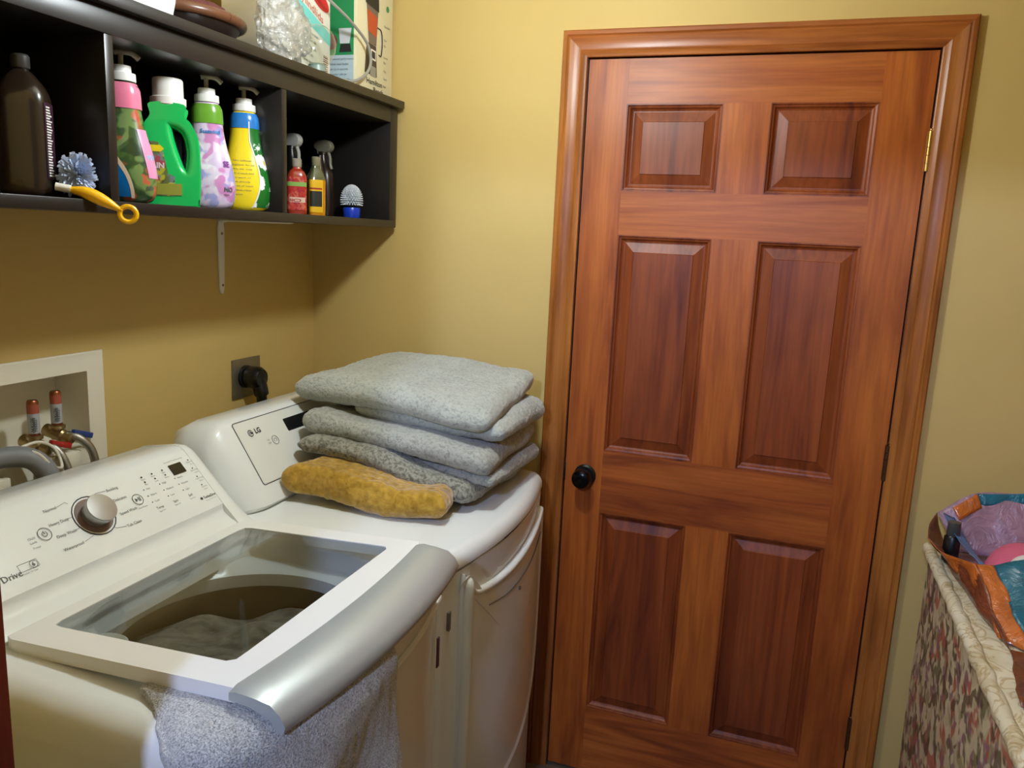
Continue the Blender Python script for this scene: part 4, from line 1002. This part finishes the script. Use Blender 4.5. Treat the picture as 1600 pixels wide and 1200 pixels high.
newobj('picture_jar', poly_x(X2, [(yb-.026, ZS+.028+.100), (yb+.014, ZS+.028+.099), (yb+.026, ZS+.028+.215), (yb-.042, ZS+.028+.222)], .0010), basic('picture_glass', (120, 104, 92), .4), t, False)
newobj('picture_drink', poly_x(X2, [(yb-.031, ZS+.028+.130), (yb+.014, ZS+.028+.120), (yb+.018, ZS+.028+.172), (yb-.036, ZS+.028+.182)], .0014), basic('picture_orange', (196, 84, 46), .5), t, False)
newobj('picture_lid', poly_x(X2, [(yb-.045, ZS+.028+.195), (yb+.026, ZS+.028+.186), (yb+.024, ZS+.028+.24), (yb-.040, ZS+.028+.25)], .0018), 'inkd', t, False)
newobj('picture_handle', tube(bmesh.new(), [V(X2+.0015, yb+a, ZS+b) for a, b in ((.020, .175), (.040, .170), (.046, .14), (.040, .108), (.028, .108))], .0016, 6), 'inkd', t)
bm = bmesh.new()
text_bm(bm, 'Hamilton', .0195, lambda u, v, w_: V(X2+.0012, -.155+u*1.18, ZS+.027+v*1.0), bold=.0003)
text_bm(bm, 'Beach', .0195, lambda u, v, w_: V(X2+.0012, -.118+u*1.18, ZS+.008+v*1.0), bold=.0003)
for v in bm.verts: v.co.z = max(v.co.z, ZS+.0002)
newobj('lettering', bm, 'inkd', t, False)
bm = bmesh.new()
for z, s in ((.185, 'Wave Action'), (.150, 'Puree'), (.135, 'Mix'), (.105, 'Ice crush'), (.092, 'Dips'), (.07, 'Chop'), (.05, 'Smooth'), (.03, 'Blend')):
    text_bm(bm, s, .0085, lambda u, v, w_, z=z: V(X2+.0012, yb+.056+u*.7, ZS+z+v))
newobj('front_print', bm, 'ink', t, False)
newobj('green_dot', poly_x(X2, [(yb+.075+.008*math.cos(a*PI/8), ZS+.235+.008*math.sin(a*PI/8)) for a in range(16)], .001), basic('card_green', (40, 140, 84), .5), t, False)
# storage lid box
X1 = .235; Y1a, Y1b = -.515, -.286
t = facebox('storage_set_box', X1-.14, X1, Y1a, Y1b, ZS, ZS+.31, 'white cardboard box with teal band and red badge, left of the blender box', 'box', basic('white_card', (226, 224, 212), .5))
newobj('teal_band', poly_x(X1, [(Y1a, ZS+.165), (Y1b, ZS+.085), (Y1b, ZS+.115), (Y1a, ZS+.200)]), basic('card_teal', (110, 200, 194), .5), t, False)
bm = bmesh.new(); text_bm(bm, 'easyfindlids', .030, lambda u, v, w_: V(X1+.0012, -.445+u*.93, ZS+.178+v*.85-.35*(u)), bold=.0003); newobj('lettering', bm, basic('red_print', (196, 120, 100), .5), t, False)
newobj('red_badge', poly_x(X1, [(-.335+.042*math.cos(a*PI/10), ZS+.185+.020*math.sin(a*PI/10)-.35*.042*math.cos(a*PI/10)) for a in range(20)], .001), basic('badge_red', (200, 30, 44), .45), t, False)
bm = bmesh.new()
for k, s in enumerate(('Lids snap to bases', 'microwave safe', 'dishwasher safe', 'freezer safe', 'bases nest neatly', 'space saving set')):
    text_bm(bm, s, .010, lambda u, v, w_, k=k: V(X1+.0012, -.402+u*.85, ZS+.100-.0165*k+v-.12*u))
newobj('side_print', bm, 'ink', t, False)
bm = bmesh.new()
for k in range(13):
    z = ZS+.002+.0048*k; hgt = random.choice((.0012, .0020, .0030)); bm.faces.new([bm.verts.new(p) for p in (V(X1+.001, Y1b-.032, z), V(X1+.001, Y1b-.012, z-.002), V(X1+.001, Y1b-.012, z+hgt-.002), V(X1+.001, Y1b-.032, z+hgt))])
newobj('barcode', bm, basic('barcode_brown', (120, 70, 40), .5), t, False)
# grey cable loop lying against the blender box
o = newobj('cable', tube(bmesh.new(), [(.262, -.40, 2.135), (.280, -.36, 2.102), (.288, -.287, 2.078), (.288, -.200, 2.045), (.289, -.178, 2.005), (.289, -.202, 1.967), (.286, -.255, 1.940), (.280, -.30, 1.9345), (.275, -.34, 1.9345)], .0036, 10), basic('grey_cord', (150, 148, 140), .4))
setp(o, 'grey cable looping down in front of the two boxes on the shelf', 'cable')
# crumpled plastic bag
bm = bmesh.new(); bmesh.ops.create_icosphere(bm, subdivisions=5, radius=1)
for v in bm.verts:
    d = v.co.normalized(); r = 1+.22*nz(d, 2.1, 4)+.16*nz(d, 5, 8)+.09*abs(nz(d, 11, 2))
    v.co = V(.272+d.x*.030*r, -.530+d.y*.085*r, ZS+.07+d.z*.078*r); v.co.z = max(v.co.z, ZS+.0008); v.co.x = max(v.co.x, .2365)
o = newobj('plastic_bag', bm, 'crumple', sharp=180); setp(o, 'crumpled clear plastic bag of odds and ends on the shelf top', 'plastic bag')
# glass jar with pale lid in the bag area
t = thing('plastic_container', (.235, -.42+.0, ZS), 'clear round plastic container in front of the white box', 'container')
newobj('globe', lathe(bmesh.new(), [(.020, ZS+.012), (.030, ZS+.022), (.042, ZS+.045), (.044, ZS+.065), (.036, ZS+.088), (.020, ZS+.10), (.006, ZS+.104)], .284, -.42, 28), 'clear', t)
newobj('base', lathe(bmesh.new(), [(.018, ZS+.0002), (.020, ZS+.001), (.020, ZS+.014), (.016, ZS+.018), (.001, ZS+.018)], .284, -.42, 28), basic('grey_green', (120, 136, 126), .4), t)
# dark wooden-rimmed dish
t = thing('serving_dish', (.20, -.72, ZS), 'dark oval dish with brown rim on the shelf top beside the white bin', 'dish')
def oval(prof, cx, cy, sx, sy): return lathe(bmesh.new(), prof, cx, cy, 40, sx, sy)
newobj('bowl', oval([(.6, ZS+.018), (.85, ZS+.028), (1.0, ZS+.050), (1.02, ZS+.058), (.97, ZS+.058), (.8, ZS+.04), (.02, ZS+.03)], .140, -.665, .085, .112), basic('dark_dish', (38, 28, 24), .3), t)
newobj('rim', tube(bmesh.new(), [(.140+.0885*math.cos(2*PI*i/40), -.665+.116*math.sin(2*PI*i/40), ZS+.060) for i in range(41)], .011, 12, 0), basic('brown_rim', (104, 66, 44), .3), t)
newobj('foot', oval([(.5, ZS+.0005), (.5, ZS+.019)], .140, -.665, .12, .155), basic('olive_foot', (66, 62, 46), .4), t)
o = newobj('folded_cloth', slab([(.08, -.73), (.19, -.73), (.19, -.61), (.08, -.61)], [ZS+.062]*4, [ZS+.10]*4, 77, 40, 30, 6, .006, edge=.02), basic('wine_cloth', (96, 48, 44), .9)); setp(o, 'dark red cloth lying in the oval dish', 'cloth')
# white bin
t = thing('storage_bin', (.2, -.95, ZS), 'white ribbed plastic bin on the shelf top at the left', 'bin')
rs = [[V(x, y, z) for x, y in rrect(.10-e, .262+e, -1.06-e, -.832+e, .025, 6)] for z, e in ((ZS+.0005, -.012), (ZS+.012, -.004), (ZS+.04, .0), (ZS+.15, .008), (ZS+.152, .012), (ZS+.158, .012), (ZS+.158, .006), (ZS+.02, -.004))]
bw = NT('bin_white'); bw.col(s2l((232, 232, 230))); bw.b.inputs['Roughness'].default_value = .35
wv = bw.add('ShaderNodeTexWave', bands_direction='Y'); wv.inputs['Scale'].default_value = 50; bw.link(bw.coord(), wv.inputs['Vector']); bw.bump(wv.outputs['Fac'], .4, .002)
newobj('bin_body', loft(bmesh.new(), rs, True, True, True), bw.m, t)

# ------------------------------------------------------------------ hamper and shopping bag
ZH = .905
hp = thing('laundry_hamper', (1.95, -.52, 0), 'floral fabric-covered laundry hamper with cream padded top against the back wall', 'hamper')
HP = rrect(1.752, 2.20, -1.06, -.06, .02, 6)
newobj('body', loft(bmesh.new(), [ring(rrect(1.762, 2.19, -1.05, -.06, .02, 6), .0), ring(HP, .45), ring(HP, .875)], True, True, True), 'floral', hp)
bm = loft(bmesh.new(), [ring(HP, .872), ring(rrect(1.748, 2.205, -1.065, -.055, .02, 6), .88), ring(rrect(1.752, 2.20, -1.06, -.06, .02, 6), .897), ring(rrect(1.775, 2.18, -1.03, -.08, .02, 6), ZH-.003), ring(rrect(1.90, 2.05, -.7, -.4, .02, 6), ZH-.002)], True, True, True)
newobj('padded_top', bm, 'ribbon', hp)
bm = bmesh.new()
pts = [V(1.749+.0012*math.sin(k*1.3), -.076-k*.02, .890+.001*math.sin(k*1.7)) for k in range(49)]
tube(bm, pts, .014, 14, 2, rad=lambda t_: .0140+.0005*math.sin(t_*110)+.0005*math.sin(t_*61))
newobj('piped_edge', bm, 'ribbon', hp)
bg_ = thing('shopping_bag', (1.9, -.4, ZH), 'orange and teal laminated shopping bag slumped open on the hamper', 'bag')
def sheet(a, b, n=24, m_=10, amp=.006, seed=1, k=18):
    A = catmull(a, 6); Bq = catmull(b, 6)
    def samp(P, t): f = t*(len(P)-1); i = min(int(f), len(P)-2); return P[i].lerp(P[i+1], f-i)
    rows = [[samp(A, i/n).lerp(samp(Bq, i/n), j/m_) for i in range(n+1)] for j in range(m_+1)]
    for j, r in enumerate(rows):
        for p in r:
            e = math.sin(PI*j/m_)**.5 if 0 < j < m_ else 0
            p += V(nz(p, k, seed), nz(p, k, seed+4), nz(p, k, seed+8))*amp*2*e
    return loft(bmesh.new(), rows, False)
def bagpart(name, bm, mat):
    o = newobj(name, bm, mat, bg_, sharp=60); md = o.modifiers.new('thick', 'SOLIDIFY'); md.thickness = .0012; md.offset = 0; return o
def lam(name, c, a=.0): 
    t = NT(name); v = t.coord(); cc = s2l(c)
    t.col(t.ramp(t.noise(v, 14, 4, .6, 1), [(.3, tuple(x*.62 for x in cc)), (.65, cc)])); t.b.inputs['Roughness'].default_value = .3; t.b.inputs['Coat Weight'].default_value = .3
    t.bump(t.noise(v, 22, 4, .6, 1.2), .6, .012); return t.m
m_or = lam('laminated_orange', (206, 110, 44)); m_br = lam('laminated_brown', (128, 66, 42)); m_te = lam('laminated_teal', (22, 112, 132)); m_lav = lam('bag_lining', (172, 134, 152)); m_bl = lam('laminated_blue', (74, 128, 190))
T4, Tm, T5, Tn, T6, T7 = V(1.722, -.20, .955), V(1.735, -.29, .958), V(1.772, -.42, .988), V(1.800, -.425, .993), V(1.865, -.44, 1.025), V(2.12, -.46, 1.10)
bagpart('side_gusset', sheet([T4, Tm, T5], [V(1.768, -.185, ZH+.0015), V(1.778, -.42, ZH+.0015), V(1.80, -.60, ZH+.0015)], amp=.007, seed=3), m_br)
bagpart('upper_gusset', sheet([T4+V(-.0015, 0, .001), Tm+V(-.0015, 0, .001), T5+V(-.002, -.002, .001)], [V(1.738, -.205, .945), V(1.752, -.33, .940), V(1.782, -.49, .948)], 20, 6, .004, 5), m_or)
bagpart('orange_corner', sheet([T5, Tn], [V(1.790, -.56, ZH+.002), V(1.832, -.605, ZH+.002)], 8, 12, .005, 6), m_or)
bagpart('front_panel', sheet([Tn, T6, T7], [V(1.832, -.605, ZH+.002), V(1.95, -.63, ZH+.002), V(2.12, -.63, ZH+.002)], 24, 12, .006, 9), m_te)
bagpart('bottom_fold', sheet([V(1.80, -.60, ZH+.0015), V(1.832, -.606, ZH+.002), V(2.12, -.63, ZH+.002)], [V(1.772, -.80, ZH+.002), V(1.84, -.80, ZH+.002), V(2.12, -.8, ZH+.002)], 20, 8, .004, 12), m_br)
bagpart('bag_floor', sheet([V(1.772, -.13, ZH+.003), V(2.12, -.13, ZH+.003)], [V(1.80, -.58, ZH+.003), V(2.12, -.60, ZH+.003)], 10, 8, 0, 33), m_lav)
K1, K2, K3, K4 = V(1.752, -.095, .985), V(1.828, -.075, 1.038), V(1.93, -.07, 1.052), V(2.12, -.07, 1.10)
bagpart('back_panel', sheet([K1, K2, K3, K4], [V(1.80, -.13, ZH+.004), V(1.86, -.13, ZH+.004), V(1.95, -.13, ZH+.004), V(2.12, -.13, ZH+.004)], 24, 10, .003, 15), m_lav)
bagpart('back_hem', sheet([K2+V(.004, -.002, 0), K3+V(0, -.002, 0), K4+V(0, -.002, 0)], [K2+V(.014, -.010, -.028), K3+V(0, -.008, -.024), K4+V(0, -.008, -.024)], 16, 4, .001, 16), m_te)
bagpart('orange_hem', sheet([K1+V(.03, -.004, .018), K2+V(.004, -.003, .0005)], [K1+V(.045, -.016, -.006), K2+V(.016, -.012, -.029)], 10, 4, .001, 17), m_or)
bagpart('left_panel', sheet([K1+V(.012, -.006, .004), V(1.775, -.25, .972), T5+V(.01, .02, -.004)], [K1+V(.036, -.008, -.004), V(1.80, -.25, .960), T5+V(.026, .022, -.012)], 16, 6, .002, 19), m_bl)
bagpart('rear_gusset', sheet([K1, V(1.732, -.14, .968), T4], [V(1.775, -.12, ZH+.002), V(1.768, -.15, ZH+.002), V(1.768, -.185, ZH+.0015)], 12, 6, .003, 21), m_br)
o = newobj('pink_garment', lump((1.95, -.26, ZH+.006), .125, .070, 5, .02), 'pinkcloth'); setp(o, 'pink garment inside the shopping bag', 'clothing')
o = newobj('white_garment', lump((1.895, -.325, ZH+.045), .045, .042, 6, .014, s=14), 'whitecloth'); setp(o, 'white cloth lying on the pink garment in the bag', 'clothing')
t = thing('small_bottle', (1.775, -.215, ZH), 'small black and grey bottle tucked in the side of the shopping bag', 'bottle')
newobj('bottle_body', lathe(bmesh.new(), [(.016, ZH+.002), (.017, ZH+.004), (.017, ZH+.056), (.013, ZH+.062)], 1.772, -.19, 24), 'black', t)
newobj('bottle_cap', lathe(bmesh.new(), [(.0135, ZH+.0622), (.014, ZH+.063), (.013, ZH+.092), (.001, ZH+.093)], 1.772, -.19, 24), basic('charcoal_cap', (70, 72, 70), .35), t)
